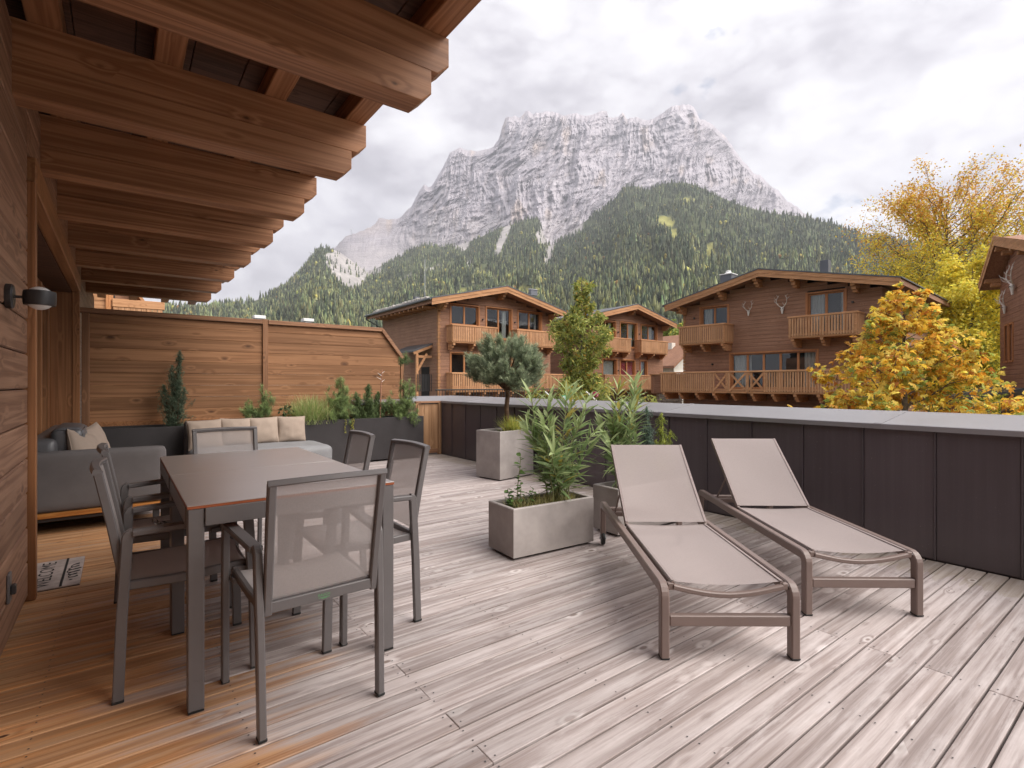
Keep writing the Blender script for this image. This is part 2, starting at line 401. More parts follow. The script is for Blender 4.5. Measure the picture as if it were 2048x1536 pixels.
def stone_mat():
    m, t = mat('rubble stone')
    v = t.n('ShaderNodeTexCoord').outputs['Object']
    vo = t.n('ShaderNodeTexVoronoi', {'Vector': t.n('ShaderNodeMapping', {'Vector': v, 'Scale': (3.0, 3.0, 6.0)}).outputs[0], 'Scale': 1.0})
    c = t.mix(t.noise(vo.outputs['Color'], 3.0, 2), (0.26, 0.21, 0.16), (0.55, 0.49, 0.42))
    p = t.n('ShaderNodeBsdfPrincipled', {'Base Color': c, 'Roughness': 0.9})
    out(t, p.outputs[0])
    return m
M['stone'] = stone_mat()

# ------------------------------------------------------------------ mesh builder
CB_F = None
class MB:
    def __init__(s):
        s.v = []
        s.f = []
    def add(s, vs, fs):
        k = len(s.v)
        s.v.extend(tuple(map(float, p)) for p in vs)
        s.f.extend(tuple(i + k for i in f) for f in fs)
        return s
    def box(s, x0, x1, y0, y1, z0, z1, c=0.0, fn=None):
        if x0 > x1: x0, x1 = x1, x0
        if y0 > y1: y0, y1 = y1, y0
        if z0 > z1: z0, z1 = z1, z0
        if not c:
            vs = [(x, y, z) for z in (z0, z1) for y in (y0, y1) for x in (x0, x1)]
            fs = [(0, 2, 3, 1), (4, 5, 7, 6), (0, 1, 5, 4), (2, 6, 7, 3), (0, 4, 6, 2), (1, 3, 7, 5)]
        else:
            c = min(c, (x1 - x0) * 0.45, (y1 - y0) * 0.45, (z1 - z0) * 0.45)
            vs, fs = [], []
            X, Y, Z = (x0, x1), (y0, y1), (z0, z1)
            idx = {}
            for i in (0, 1):
                for j in (0, 1):
                    for k in (0, 1):
                        sx, sy, sz = (c if i == 0 else -c), (c if j == 0 else -c), (c if k == 0 else -c)
                        for a, p in enumerate(((X[i], Y[j] + sy, Z[k] + sz), (X[i] + sx, Y[j], Z[k] + sz), (X[i] + sx, Y[j] + sy, Z[k]))):
                            idx[(i, j, k, a)] = len(vs)
                            vs.append(p)
            I = lambda i, j, k, a: idx[(i, j, k, a)]
            for i in (0, 1):
                q = [I(i, 0, 0, 0), I(i, 1, 0, 0), I(i, 1, 1, 0), I(i, 0, 1, 0)]
                fs.append(q if i else q[::-1])
                q = [I(0, i, 0, 1), I(1, i, 0, 1), I(1, i, 1, 1), I(0, i, 1, 1)]
                fs.append(q[::-1] if i else q)
                q = [I(0, 0, i, 2), I(1, 0, i, 2), I(1, 1, i, 2), I(0, 1, i, 2)]
                fs.append(q if i else q[::-1])
            for i in (0, 1):
                for j in (0, 1):
                    q = [I(i, j, 0, 0), I(i, j, 1, 0), I(i, j, 1, 1), I(i, j, 0, 1)]
                    fs.append(q if i != j else q[::-1])
                    q = [I(i, 0, j, 0), I(i, 1, j, 0), I(i, 1, j, 2), I(i, 0, j, 2)]
                    fs.append(q[::-1] if i != j else q)
                    q = [I(0, i, j, 1), I(1, i, j, 1), I(1, i, j, 2), I(0, i, j, 2)]
                    fs.append(q if i != j else q[::-1])
                    for k in (0, 1):
                        q = [I(i, j, k, 0), I(i, j, k, 1), I(i, j, k, 2)]
                        fs.append(q if (i + j + k) % 2 else q[::-1])
        if fn:
            vs = [fn(p) for p in vs]
        return s.add(vs, fs)
    def beam(s, p, q, w_, h_, up=(0, 0, 1), c=0.0):
        p, q, up = Vector(p), Vector(q), Vector(up)
        d = (q - p)
        L = d.length
        d.normalize()
        sd = d.cross(up)
        if sd.length < 1e-5:
            sd = d.cross(Vector((1, 0, 0)))
        sd.normalize()
        u = sd.cross(d)
        return s.box(-w_ / 2, w_ / 2, 0, L, -h_ / 2, h_ / 2, c, lambda a: p + sd * a[0] + d * a[1] + u * a[2])
    def sweep(s, path, w_, h_, side, closed_ends=True, c=0.004):
        """rectangular tube (w along SIDE, h in the plane) with softened edges along a path lying in the plane normal to SIDE"""
        side = Vector(side).normalized()
        P = [Vector(p) for p in path]
        n = len(P)
        rings = []
        a, b = w_ / 2, h_ / 2
        sec = [(-a + c, -b), (a - c, -b), (a, -b + c), (a, b - c), (a - c, b), (-a + c, b), (-a, b - c), (-a, -b + c)]
        for i in range(n):
            d0 = (P[i] - P[i - 1]).normalized() if i else None
            d1 = (P[i + 1] - P[i]).normalized() if i < n - 1 else None
            if d0 is None: t = d1; k = 1
            elif d1 is None: t = d0; k = 1
            else:
                t = (d0 + d1).normalized()
                k = 1 / max(0.4, t.dot(d1))
            nm = side.cross(t).normalized()
            rings.append([P[i] + side * u + nm * v * k for u, v in sec])
        vs = [p for r in rings for p in r]
        m = len(sec)
        fs = []
        for i in range(n - 1):
            for j in range(m):
                fs.append((i * m + j, i * m + (j + 1) % m, (i + 1) * m + (j + 1) % m, (i + 1) * m + j))
        if closed_ends:
            fs.append(tuple(range(m))[::-1])
            fs.append(tuple(range((n - 1) * m, n * m)))
        return s.add(vs, fs)
    def tube(s, path, radii, n=8, cap=True):
        P = [Vector(p) for p in path]
        if not hasattr(radii, '__len__'):
            radii = [radii] * len(P)
        rings = []
        ref = Vector((0.31, 0.17, 0.93))
        for i, p in enumerate(P):
            t = (P[min(i + 1, len(P) - 1)] - P[max(i - 1, 0)]).normalized()
            if abs(t.dot(ref)) > 0.97:
                ref = Vector((1, 0.1, 0))
            a = t.cross(ref).normalized()
            b = t.cross(a)
            rings.append([p + (a * math.cos(2 * math.pi * j / n) + b * math.sin(2 * math.pi * j / n)) * radii[i] for j in range(n)])
        vs = [p for r in rings for p in r]
        fs = []
        for i in range(len(P) - 1):
            for j in range(n):
                fs.append((i * n + j, (i + 1) * n + j, (i + 1) * n + (j + 1) % n, i * n + (j + 1) % n))
        if cap:
            fs.append(tuple(range(n)))
            fs.append(tuple(range((len(P) - 1) * n, len(P) * n))[::-1])
        return s.add(vs, fs)
    def prism(s, pts, d):
        """polygon PTS (3-D, planar) extruded by vector d"""
        n = len(pts)
        d = Vector(d)
        vs = [Vector(p) for p in pts] + [Vector(p) + d for p in pts]
        fs = [tuple(range(n))[::-1], tuple(range(n, 2 * n))]
        for i in range(n):
            fs.append((i, (i + 1) % n, n + (i + 1) % n, n + i))
        return s.add(vs, fs)
    def lathe(s, prof, n=24, loc=(0, 0, 0), axis='Z'):
        vs, fs = [], []
        for r, z in prof:
            for j in range(n):
                a = 2 * math.pi * j / n
                p = (r * math.cos(a), r * math.sin(a), z)
                if axis == 'X': p = (p[2], p[0], p[1])
                if axis == 'Y': p = (p[0], p[2], p[1])
                vs.append((p[0] + loc[0], p[1] + loc[1], p[2] + loc[2]))
        for i in range(len(prof) - 1):
            for j in range(n):
                fs.append((i * n + j, i * n + (j + 1) % n, (i + 1) * n + (j + 1) % n, (i + 1) * n + j))
        fs.append(tuple(range(n))[::-1])
        fs.append(tuple(range((len(prof) - 1) * n, len(prof) * n)))
        return s.add(vs, fs)
    def grid(s, fn, nu, nv):
        vs = [fn(i / nu, j / nv) for j in range(nv + 1) for i in range(nu + 1)]
        fs = [(j * (nu + 1) + i, j * (nu + 1) + i + 1, (j + 1) * (nu + 1) + i + 1, (j + 1) * (nu + 1) + i) for j in range(nv) for i in range(nu)]
        return s.add(vs, fs)
    def mesh(s, name, material, smooth=False):
        me = bpy.data.meshes.new(name)
        me.from_pydata(s.v, [], s.f)
        if material is not None:
            me.materials.append(M[material] if isinstance(material, str) else material)
        if smooth:
            me.polygons.foreach_set('use_smooth', [True] * len(me.polygons))
            try:
                me.set_sharp_from_angle(angle=rad(40))
            except Exception:
                pass
        me.update()
        return me
    def build(s, name, material, parent=None, smooth=False, label=None, kind=None):
        return link(name, s.mesh(name, material, smooth), parent, label, kind)

def link(name, me, parent=None, label=None, kind=None, loc=None):
    o = bpy.data.objects.new(name, me)
    COL.objects.link(o)
    if parent is not None: o.parent = parent
    if label: o['label'] = label
    if kind: o['kind'] = kind
    if loc is not None: o.location = loc
    return o

def tag(o, label, cat, group=None):
    o['label'] = label
    o['category'] = cat
    if group: o['group'] = group
    return o

def thing(name, label, cat, loc=(0, 0, 0), rz=0.0, group=None):
    o = bpy.data.objects.new(name, None)
    o.empty_display_size = 0.1
    COL.objects.link(o)
    o.location = loc
    o.rotation_euler = (0, 0, rz)
    return tag(o, label, cat, group)

def struct(o):
    o['kind'] = 'structure'
    return o

def copy_tree(o, parent=None, **props):
    c = o.copy()
    COL.objects.link(c)
    c.parent = parent
    for k, v in props.items():
        c[k] = v
    for ch in list(o.children):
        copy_tree(ch, c)
    return c

def np_mesh(name, V, faces_flat, k, material, cols=None):
    """fast mesh from numpy: V (n,3), faces_flat (m*k) indices with k verts a face, per-vertex colours"""
    me = bpy.data.meshes.new(name)
    V = np.asarray(V, np.float32).reshape(-1, 3)
    F_ = np.asarray(faces_flat, np.int32).ravel()
    m = len(F_) // k
    me.vertices.add(len(V))
    me.vertices.foreach_set('co', V.ravel())
    me.loops.add(len(F_))
    me.loops.foreach_set('vertex_index', F_)
    me.polygons.add(m)
    me.polygons.foreach_set('loop_start', np.arange(0, m * k, k, dtype=np.int32))
    me.polygons.foreach_set('loop_total', np.full(m, k, np.int32))
    if cols is not None:
        at = me.color_attributes.new('col', 'FLOAT_COLOR', 'POINT')
        c4 = np.ones((len(V), 4), np.float32)
        c4[:, :3] = cols
        at.data.foreach_set('color', c4.ravel())
    me.materials.append(M[material])
    me.update(calc_edges=True)
    me.validate()
    return me

def text_mesh(body, size, material, name='lettering', extrude=0.0):
    cu = bpy.data.curves.new('lettering', 'FONT')
    cu.body = body
    cu.size = size
    cu.align_x = 'CENTER'
    cu.align_y = 'CENTER'
    cu.extrude = extrude
    cu.resolution_u = 3
    o = bpy.data.objects.new('lettering', cu)
    COL.objects.link(o)
    dg = bpy.context.evaluated_depsgraph_get()
    me = bpy.data.meshes.new_from_object(o.evaluated_get(dg))
    bpy.data.objects.remove(o)
    me.name = name
    me.materials.clear()
    me.materials.append(M[material])
    return me

# numpy gradient noise -------------------------------------------------------
_perm = np.random.default_rng(5).permutation(256)
_perm = np.concatenate([_perm, _perm, _perm])
_g3 = np.random.default_rng(6).normal(size=(256, 3))
_g3 /= np.linalg.norm(_g3, axis=1)[:, None]
def pnoise(x, y, z=None):
    x = np.asarray(x, float); y = np.asarray(y, float)
    z = np.zeros_like(x) if z is None else np.asarray(z, float) + np.zeros_like(x)
    xi, yi, zi = np.floor(x).astype(int), np.floor(y).astype(int), np.floor(z).astype(int)
    xf, yf, zf = x - xi, y - yi, z - zi
    u, v, w_ = [t * t * t * (t * (t * 6 - 15) + 10) for t in (xf, yf, zf)]
    r = 0
    for dx in (0, 1):
        for dy in (0, 1):
            for dz in (0, 1):
                h = _perm[(_perm[(_perm[(xi + dx) & 255] + yi + dy) & 255] + zi + dz) & 255]
                g = _g3[h]
                d = g[..., 0] * (xf - dx) + g[..., 1] * (yf - dy) + g[..., 2] * (zf - dz)
                r = r + d * (u if dx else 1 - u) * (v if dy else 1 - v) * (w_ if dz else 1 - w_)
    return r * 1.6
def fbm(x, y, z=None, oct=5, gain=0.5, ridged=False):
    a, s, f_ = 1.0, 0.0, 1.0
    for i in range(oct):
        n = pnoise(x * f_ + 17.3 * i, y * f_ + 9.1 * i, None if z is None else z * f_)
        s = s + a * ((1 - 2 * np.abs(n)) if ridged else n)
        a *= gain
        f_ *= 2.03
    return s
# ================================================================== THE SETTING
# ---- ground of the village, three metres below the terrace
g = MB().grid(lambda u, v: ((u - 0.5) * 16000, (v - 0.5) * 16000, -3.0), 8, 8)
struct(g.build('ground', 'asphalt'))

# ---- terrace deck: a dark sub-base with every board as its own piece
DX0, DX1 = -0.66, 4.335
deck = struct(MB().box(DX0, DX1 + 0.5, -2.6, 8.6, -0.30, -0.045).build('deck', 'dark_void'))
PITCH, GAP = 0.1035, 0.0085
y = -2.4
row = 0
joists = []
while y < 8.02:
    if row % 2 == 0:
        cuts = [DX0, 0.93 + random.uniform(-.004, .004), DX1]
    else:
        cuts = [DX0, 2.68 + random.uniform(-.004, .004), DX1]
    if y < 3.83 or y > 7.98:
        cuts[0] = -0.44
    for a, b in zip(cuts[:-1], cuts[1:]):
        dz = random.uniform(-0.0012, 0.0012)
        MB().box(a + 0.0003, b - 0.0003, y + GAP / 2, y + PITCH - GAP / 2, -0.028, 0.0 + dz, 0.0022).build('board', 'deck', deck)
    y += PITCH
    row += 1
nrow = row
# screw heads along the joists
sc = MB()
for r_ in range(nrow):
    yy = -2.4 + r_ * PITCH
    for jx in [0.93 + 0.583 * k for k in range(-2, 6)]:
        offs = (-0.022, 0.022) if ((r_ % 2 == 0 and abs(jx - 0.93) < .01) or (r_ % 2 == 1 and abs(jx - 2.68) < .02)) else (0.0,)
        for ox in offs:
            for fy in (0.22, 0.78):
                cx, cy = jx + ox + random.uniform(-.004, .004), yy + PITCH * fy + random.uniform(-.003, .003)
                sc.add([(cx + 0.0034 * math.cos(k * math.pi / 3), cy + 0.0034 * math.sin(k * math.pi / 3), 0.0022) for k in range(6)], [(0, 1, 2, 3, 4, 5)])
sc.build('deck_screw', 'metal_dark', deck, kind='stuff')

# storey below the terrace
struct(MB().box(-6, 4.86, -6, 8.62, -3.0, -0.32).build('lower_storey', 'plaster'))

# ================================================================== THE HOUSE WE STAND AT
WX = -0.40
house = thing('house', 'dark stained timber house wall with deep roof overhang beside the terrace', 'house')
core = MB()
core.box(-4.5, -0.452, -4.0, 3.84, -0.3, 2.86)
core.box(-4.5, -0.452, 8.03, 13.2, -0.3, 2.86)
core.box(-4.5, -0.452, 3.84, 8.03, 2.30, 2.86)
wall = core.build('wall', 'dark_void', house)
z = 1.153 - 0.187 * 6
rows = []
while z < 2.84:
    rows.append((z, min(z + 0.187, 2.86)))
    z += 0.187
for z0, z1 in rows:
    lo = max(z0, 0.004)
    MB().box(-0.45, WX + random.uniform(-.0015, .0015), -3.9, 3.828, lo + 0.003, z1 - 0.003, 0.006).build('plank', 'wall_wood', wall)
    MB().box(-0.45, WX, 8.05, 13.0, lo + 0.003, z1 - 0.003, 0.006).build('plank', 'wall_wood', wall)
for z0, z1 in ((2.44, 2.65), (2.65, 2.86)):
    MB().box(-0.45, WX, 3.832, 8.045, z0 + .003, z1 - .003, 0.006).build('plank', 'wall_wood', wall)
# trim round the recessed sliding door
MB().box(-0.449, -0.366, 3.832, 3.888, 0.002, 2.285, 0.004).build('door_trim', 'trim_z', house)
MB().box(-0.449, -0.370, 3.890, 7.975, 2.262, 2.435, 0.005).build('lintel', 'trim_y', house)
MB().box(-0.449, -0.380, 7.975, 8.04, 0.002, 2.435, 0.004).build('door_trim', 'trim_z', house)
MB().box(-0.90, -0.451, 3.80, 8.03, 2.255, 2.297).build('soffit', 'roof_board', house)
MB().box(-0.90, -0.451, 7.982, 8.026, 0.0, 2.253).build('reveal', 'trim_z', house)
MB().box(-0.90, -0.451, 3.842, 3.884, 0.0, 2.253).build('reveal', 'trim_z', house)
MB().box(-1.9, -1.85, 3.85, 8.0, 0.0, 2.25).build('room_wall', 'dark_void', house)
door = MB().box(-0.78, -0.66, 3.886, 7.98, 0.0, 0.06, 0.004).build('sliding_door', 'trim_y', house)
MB().box(-0.78, -0.66, 3.886, 7.98, 2.19, 2.252, 0.004).build('frame', 'trim_y', door)
for yy, wd, dx in ((3.886, 0.09, 0), (4.86, 0.09, 0.03), (4.96, 0.09, 0), (5.93, 0.09, 0), (6.85, .09, .03), (6.95, 0.10, 0), (7.86, 0.12, 0)):
    MB().box(-0.765 + dx, -0.645 + dx, yy, yy + wd, 0.061, 2.189, 0.005).build('frame', 'trim_z', door)
for a, b in ((3.976, 4.86), (5.05, 5.93), (6.02, 6.85), (7.05, 7.86)):
    MB().box(-0.716, -0.706, a, b, 0.062, 2.188).build('pane', 'glass', door)
MB().box(-0.615, -0.60, 4.89, 4.915, 0.98, 1.13, 0.003).build('handle', 'metal_dark', door)

# roof: boards on purlins on doubled rafters
roof = MB().box(-4.5, 1.36, -4.0, 13.3, 3.042, 3.10).build('roof', 'roof_metal', house)
for i in range(7):
    x0 = -0.45 + i * 0.258
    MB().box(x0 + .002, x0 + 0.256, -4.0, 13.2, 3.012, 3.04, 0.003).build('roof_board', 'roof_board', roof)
ZB = 2.53
for k in range(-4, 8):
    yb = 2.235 + 1.083 * k
    # lower timber, chamfered tip
    for (nm, z0, z1, xe, ch, in_) in (('rafter', ZB, 2.689, 1.20, 0.052, 0.0), ('rafter', 2.693, 2.885, 1.30, 0.06, 0.006)):
        prof = [(-0.5, z0), (xe - ch, z0), (xe, z0 + ch * 0.92), (xe, z1), (-0.5, z1)]
        m_ = MB()
        e = 0.004
        ya, yb2 = yb + in_, yb + 0.15 - in_
        # body with softened lower arrises
        P = [(x, zz) for x, zz in prof]
        n = len(P)
        vs, fs = [], []
        for yy, ins in ((ya, e), (ya + e, 0), (yb2 - e, 0), (yb2, e)):
            for x, zz in P:
                xx = x - (ins if x > 1 else 0)
                z_ = zz + (ins if zz < (z0 + z1) / 2 else 0)
                vs.append((xx, yy, z_))
        for s_ in range(3):
            for i in range(n):
                fs.append((s_ * n + i, (s_ + 1) * n + i, (s_ + 1) * n + (i + 1) % n, s_ * n + (i + 1) % n))
        fs.append(tuple(range(n)))
        fs.append(tuple(range(3 * n, 4 * n))[::-1])
        m_.add(vs, fs)
        m_.build(nm, 'beam_x', roof)
for x0, x1 in ((-0.353, -0.22), (0.145, 0.272), (0.682, 0.802), (1.16, 1.288)):
    MB().box(x0, x1, -4.0, 13.1, 2.887, 3.01, 0.005).build('purlin', 'beam_y', roof)
# socket on the wall
so = thing('wall_socket', 'small brown outdoor socket low on the timber house wall', 'socket', (WX, 3.19, 0.275))
MB().box(0.0005, 0.012, -0.035, 0.035, -0.065, 0.065, 0.004).build('plate', M['metal'], so)
MB().box(0.0125, 0.03, -0.018, 0.018, -0.03, 0.012, 0.004).build('cover', M['metal_dark'], so)
# globe lamp
la = thing('wall_lamp', 'black wall lamp with a banded glass globe on the timber wall', 'wall lamp', (WX, 3.145, 1.565))
MB().lathe([(0.052, 0.0005), (0.054, 0.004), (0.054, 0.022), (0.048, 0.028)], 32, axis='X').build('wall_plate', 'metal_dark', la, True)
MB().tube([(0.028, 0, 0), (0.062, 0, 0)], 0.0065, 12).build('stem', 'metal_dark', la, True)
prof = [(0.052 * math.cos(a), 0.052 * math.sin(a)) for a in np.linspace(-math.pi / 2 + .01, math.pi / 2 - .01, 21)]
MB().lathe(prof, 32, (0.112, 0, 0)).build('globe', 'white', la, True)
MB().lathe([(0.0515, -0.033), (0.0555, -0.032), (0.0575, -0.02), (0.0582, 0.0), (0.0575, 0.02), (0.0555, 0.031), (0.0515, 0.032)], 36, (0.112, 0, 0)).build('band', 'metal_dark', la, True)

# ================================================================== PRIVACY FENCE
FY = 8.05
fence = thing('privacy_fence', 'tall brown timber privacy fence with a slanted end behind the planter', 'fence')
def fence_rows(xa, xb, slant):
    z = 0.10
    while z < 2.02:
        z1 = min(z + 0.152, 2.03)
        if slant and z1 > 1.60:
            e0 = 3.735 - (max(z, 1.60) - 1.60) / 0.42 * 0.335
            e1 = 3.735 - (z1 - 1.60) / 0.42 * 0.335
        else:
            e0 = e1 = xb
        yo = random.uniform(-.001, .001)
        m_ = MB()
        c_ = 0.0045
        y0, y1 = FY + yo, FY + 0.03
        m_.add([(xa, y0 + c_, z), (e0, y0 + c_, z), (e1, y0 + c_, z1 - .001), (xa, y0 + c_, z1 - .001),
                (xa, y0, z + c_), (e0, y0, z + c_), (e1, y0, z1 - .001 - c_), (xa, y0, z1 - .001 - c_),
                (xa, y1, z), (e0, y1, z), (e1, y1, z1 - .001), (xa, y1, z1 - .001)],
               [(4, 5, 6, 7), (0, 1, 5, 4), (1, 2, 6, 5), (2, 3, 7, 6), (3, 0, 4, 7), (9, 8, 11, 10), (8, 9, 1, 0), (10, 11, 3, 2), (9, 10, 2, 1), (11, 8, 0, 3)])
        m_.build('plank', 'fence_wood', fence)
        z = z1
fence_rows(-0.29, 1.615, False)
fence_rows(1.69, 3.735, True)
MB().box(-0.365, -0.292, FY - 0.035, FY + 0.05, 0, 2.03, 0.005).build('post', 'fence_post', fence)
MB().box(1.617, 1.688, FY - 0.035, FY + 0.05, 0, 2.10, 0.005).build('post', 'fence_post', fence)
MB().box(3.737, 3.80, FY - 0.02, FY + 0.05, 0, 1.60, 0.005).build('post', 'fence_post', fence)
MB().box(-0.39, 1.616, FY - 0.045, FY + 0.055, 2.032, 2.092, 0.005).build('top_rail', 'fence_trim', fence)
MB().box(1.689, 3.415, FY - 0.045, FY + 0.055, 2.032, 2.092, 0.005).build('top_rail', 'fence_trim', fence)
MB().beam((3.405, FY + 0.005, 2.062), (3.785, FY + 0.005, 1.588), 0.10, 0.055, c=0.005).build('slanted_rail', 'fence_trim', fence)
MB().box(-0.29, 1.616, FY - 0.03, FY - 0.002, 0.62, 0.72, 0.005).build('bottom_rail', 'trim_y', fence)

lp = thing('low_wood_panel', 'low light brown timber panel closing the corner beside the parapet', 'panel')
for i in range(3):
    x0 = 3.90 + i * 0.125
    MB().box(x0 + .001, x0 + .124, 7.745, 7.77, 0.03, 0.845, 0.003).build('plank', 'panel_wood', lp)
MB().box(4.277, 4.333, 7.72, 7.78, 0.0, 0.86, 0.004).build('post', 'panel_wood', lp)
MB().box(3.86, 4.336, 7.715, 7.785, 0.862, 0.895, 0.004).build('cap_rail', 'fence_trim', lp)
MB().box(3.88, 4.276, 7.728, 7.744, 0.03, 0.10, 0.003).build('kick_board', 'fence_trim', lp)

# ================================================================== PARAPET
par = thing('parapet_wall', 'long parapet wall clad in dark metal panels with sloping grey coping', 'parapet')
MB().box(4.365, 4.84, -2.6, 8.4, -0.3, 0.87).build('core', 'cladding', par)
k0 = -7
for k in range(k0, 18):
    ya = 0.65 + 0.4215 * k
    yb = min(ya + 0.4215, 7.76)
    if ya > 7.7: break
    bow = random.uniform(-.0015, .0015)
    MB().box(4.342 + bow, 4.364, ya + 0.006, yb - 0.006, 0.006, 0.866, 0.003).build('panel', 'cladding', par)
    MB().box(4.332, 4.345, ya - 0.005, ya + 0.005, 0.006, 0.866, 0.002).build('seam', 'cladding', par)
def coping(ya, yb):
    prof = [(4.312, 0.862), (4.312, 0.896), (4.318, 0.900), (4.86, 0.969), (4.866, 0.965), (4.866, 0.925), (4.855, 0.925), (4.84, 0.955), (4.325, 0.890), (4.325, 0.862)]
    return MB().prism([(x, ya, z) for x, z in prof], (0, yb - ya, 0))
k = -3
while True:
    ya = 1.41 + 1.87 * k
    yb = min(ya + 1.87, 8.35)
    if ya > 8.2: break
    cp = coping(ya + 0.004, yb - 0.004).build('coping', 'cap', par)
    cl = MB()
    cl.prism([(x, ya - 0.045, z) for x, z in [(4.309, 0.861), (4.309, 0.8975), (4.316, 0.9035), (4.86, 0.9725), (4.869, 0.966), (4.869, 0.925), (4.866, 0.925), (4.8665, 0.965), (4.86, 0.9695), (4.318, 0.9005), (4.3115, 0.896), (4.3115, 0.861)]], (0, 0.05, 0))
    cl.build('joint_cover', 'cap', cp)
    k += 1
rt = MB()
rt.prism([(2.9, y_, z) for y_, z in [(7.80, 0.862), (7.80, 0.897), (8.33, 0.966), (8.34, 0.93), (8.34, 0.862)]], (1.96, 0, 0))
rt.build('coping', 'cap', par)

# ================================================================== MOUNTAINS
FWD = np.array([math.sin(YAW), math.cos(YAW)])
RGT = np.array([math.cos(YAW), -math.sin(YAW)])
FOC = 1040.0
def place(px, D, z):
    """bearing (as image column), forward distance and height -> world"""
    p = FWD[None, :] * D[..., None].reshape(-1, 1) + RGT[None, :] * (D * (px - 1024) / FOC).reshape(-1, 1)
    return np.column_stack([p, z.ravel()])
def elev(yrow, D):
    return CAM_Z + (768 - yrow) / FOC * D
RIDGE = [(500, 610), (560, 590), (610, 545), (640, 520), (655, 500), (671, 494), (690, 472), (703, 469), (730, 458), (751, 447), (758, 434), (778, 438), (799, 436), (806, 428), (823, 411), (838, 383), (849, 367), (857, 373), (864, 370), (880, 345), (900, 305), (920, 294), (932, 299), (950, 301), (975, 297), (986, 294), (997, 278), (1004, 255), (1011, 234), (1030, 231), (1043, 234), (1050, 224), (1057, 219), (1066, 227), (1073, 225), (1088, 223), (1104, 221), (1127, 229), (1151, 225), (1165, 229), (1179, 231), (1195, 224), (1204, 220), (1214, 221), (1217, 234), (1237, 233), (1245, 224), (1254, 236), (1274, 233), (1293, 241), (1312, 234), (1331, 220), (1343, 212), (1358, 210), (1375, 207), (1387, 213), (1394, 226), (1401, 238), (1418, 243), (1432, 256), (1452, 273), (1469, 299), (1486, 320), (1500, 336), (1507, 347), (1521, 349), (1538, 367), (1558, 381), (1575, 402), (1596, 413), (1610, 427), (1660, 452), (1740, 485), (1900, 520), (2100, 540)]
rx = np.array([p[0] for p in RIDGE], float); ry = np.array([p[1] for p in RIDGE], float)
cols_ = np.concatenate([np.arange(500, 660, 6), np.arange(660, 1640, 1.6), np.arange(1640, 2100, 8)])
NV = 190
vv = np.linspace(0, 1, NV) ** 1.15
top = np.interp(cols_, rx, ry) + 2.2 * fbm(cols_ / 9.0, cols_ * 0 + 3.3, oct=4) + 1.0
PX = np.repeat(cols_[None, :], NV, 0)
PY = top[None, :] + (600 - top[None, :]) * vv[:, None]
depth_top = 4300 - 350 * np.clip((900 - PX) / 260, 0, 1)
fall = (PY - top[None, :])
kern = np.hanning(91); kern /= kern.sum()
top_s = np.convolve(np.pad(top, 45, mode='edge'), kern, 'valid')
Dm = depth_top - (PY - top_s[None, :]) * 4.4
xs_, zs_ = PX / 70.0, PY / 70.0
warp = 0.5 * pnoise(xs_ * 0.7, zs_ * 0.7, np.full_like(xs_, 4.0))
slant = xs_ + 0.42 * zs_ + warp
gul = fbm(slant * 1.5, zs_ * 0.38, np.full_like(xs_, 1.0), oct=4, gain=0.55, ridged=True)
fine = fbm(slant * 6.5, zs_ * 2.0, np.full_like(xs_, 8.0), oct=4, gain=0.6, ridged=True)
strata = fbm(xs_ * 1.2 - 1.6 * zs_, zs_ * 6.0 + xs_ * 2.2, np.full_like(xs_, 2.0), oct=3, gain=0.5)
rockw = np.clip(1.15 - np.clip((PY - 405) / 130, 0, 1), 0.12, 1.0)
lefts = np.clip((860 - PX) / 110, 0, 1)
lefts = lefts * lefts * (3 - 2 * lefts)
rockw = rockw * (1 - 0.88 * lefts)
ends = np.clip(fall / 10, 0, 1)
fine2 = fbm(slant * 17, zs_ * 7.0, np.full_like(xs_, 14.0), oct=4, gain=0.65, ridged=True)
Dm = Dm - (gul * 78 + fine * 28 + fine2 * 8 + strata * 30) * rockw * (0.25 + 0.75 * ends)
V = place(PX, Dm, elev(PY, Dm))
# a back slope behind the crest closes the massif
backD = Dm[0] + 900
Vb = place(cols_, backD, elev(top + 160, backD))
V = np.vstack([Vb, V])
nc = len(cols_)
ii = np.arange(NV)[:, None] * nc + np.arange(nc - 1)[None, :]
quads = np.stack([ii, ii + nc, ii + nc + 1, ii + 1], -1).reshape(-1, 4)
base = np.array([0.385, 0.362, 0.388])
colr = np.ones((NV, nc, 3)) * base
och = np.clip(fbm(xs_ * 2.2, zs_ * 1.1, np.full_like(xs_, 12.0), oct=4) * 2.2 - 0.75, 0, 1) * np.clip(1.2 - (PY - 420) / 90, 0.2, 1)
colr = colr * (1 - och[..., None] * 0.4) + np.array([0.46, 0.35, 0.25]) * och[..., None] * 0.4
dk = np.clip(fbm(slant * 4.0, zs_ * 0.9, np.full_like(xs_, 21.0), oct=4) * 1.7 - 0.25, 0, 1)
colr = colr * (1 - 0.20 * dk[..., None])
lt = np.clip(fbm(slant * 2.6, zs_ * 0.7, np.full_like(xs_, 31.0), oct=4) * 1.5, 0, 1)
colr = colr * (1 + 0.07 * lt[..., None])
scree = np.clip((PY - 425) / 60 + fbm(xs_ * 1.5, zs_ * 1.5, np.full_like(xs_, 5.0), oct=3) * 0.7, 0, 1)
scree = scree * (1 - lefts) + np.clip((PY - 470 + 14 * fbm(xs_ * 4, zs_ * 4, np.full_like(xs_, 6.0), oct=3)) / 40, 0, 1) * lefts
colr = colr * (1 - 0.75 * scree[..., None]) + np.array([0.47, 0.44, 0.44]) * 0.75 * scree[..., None]
tan_ = np.clip((800 - PX) / 60, 0, 1) * np.clip((478 - PY) / 20, 0, 1)
colr = colr * (1 - 0.5 * tan_[..., None]) + np.array([0.42, 0.36, 0.33]) * 0.5 * tan_[..., None]
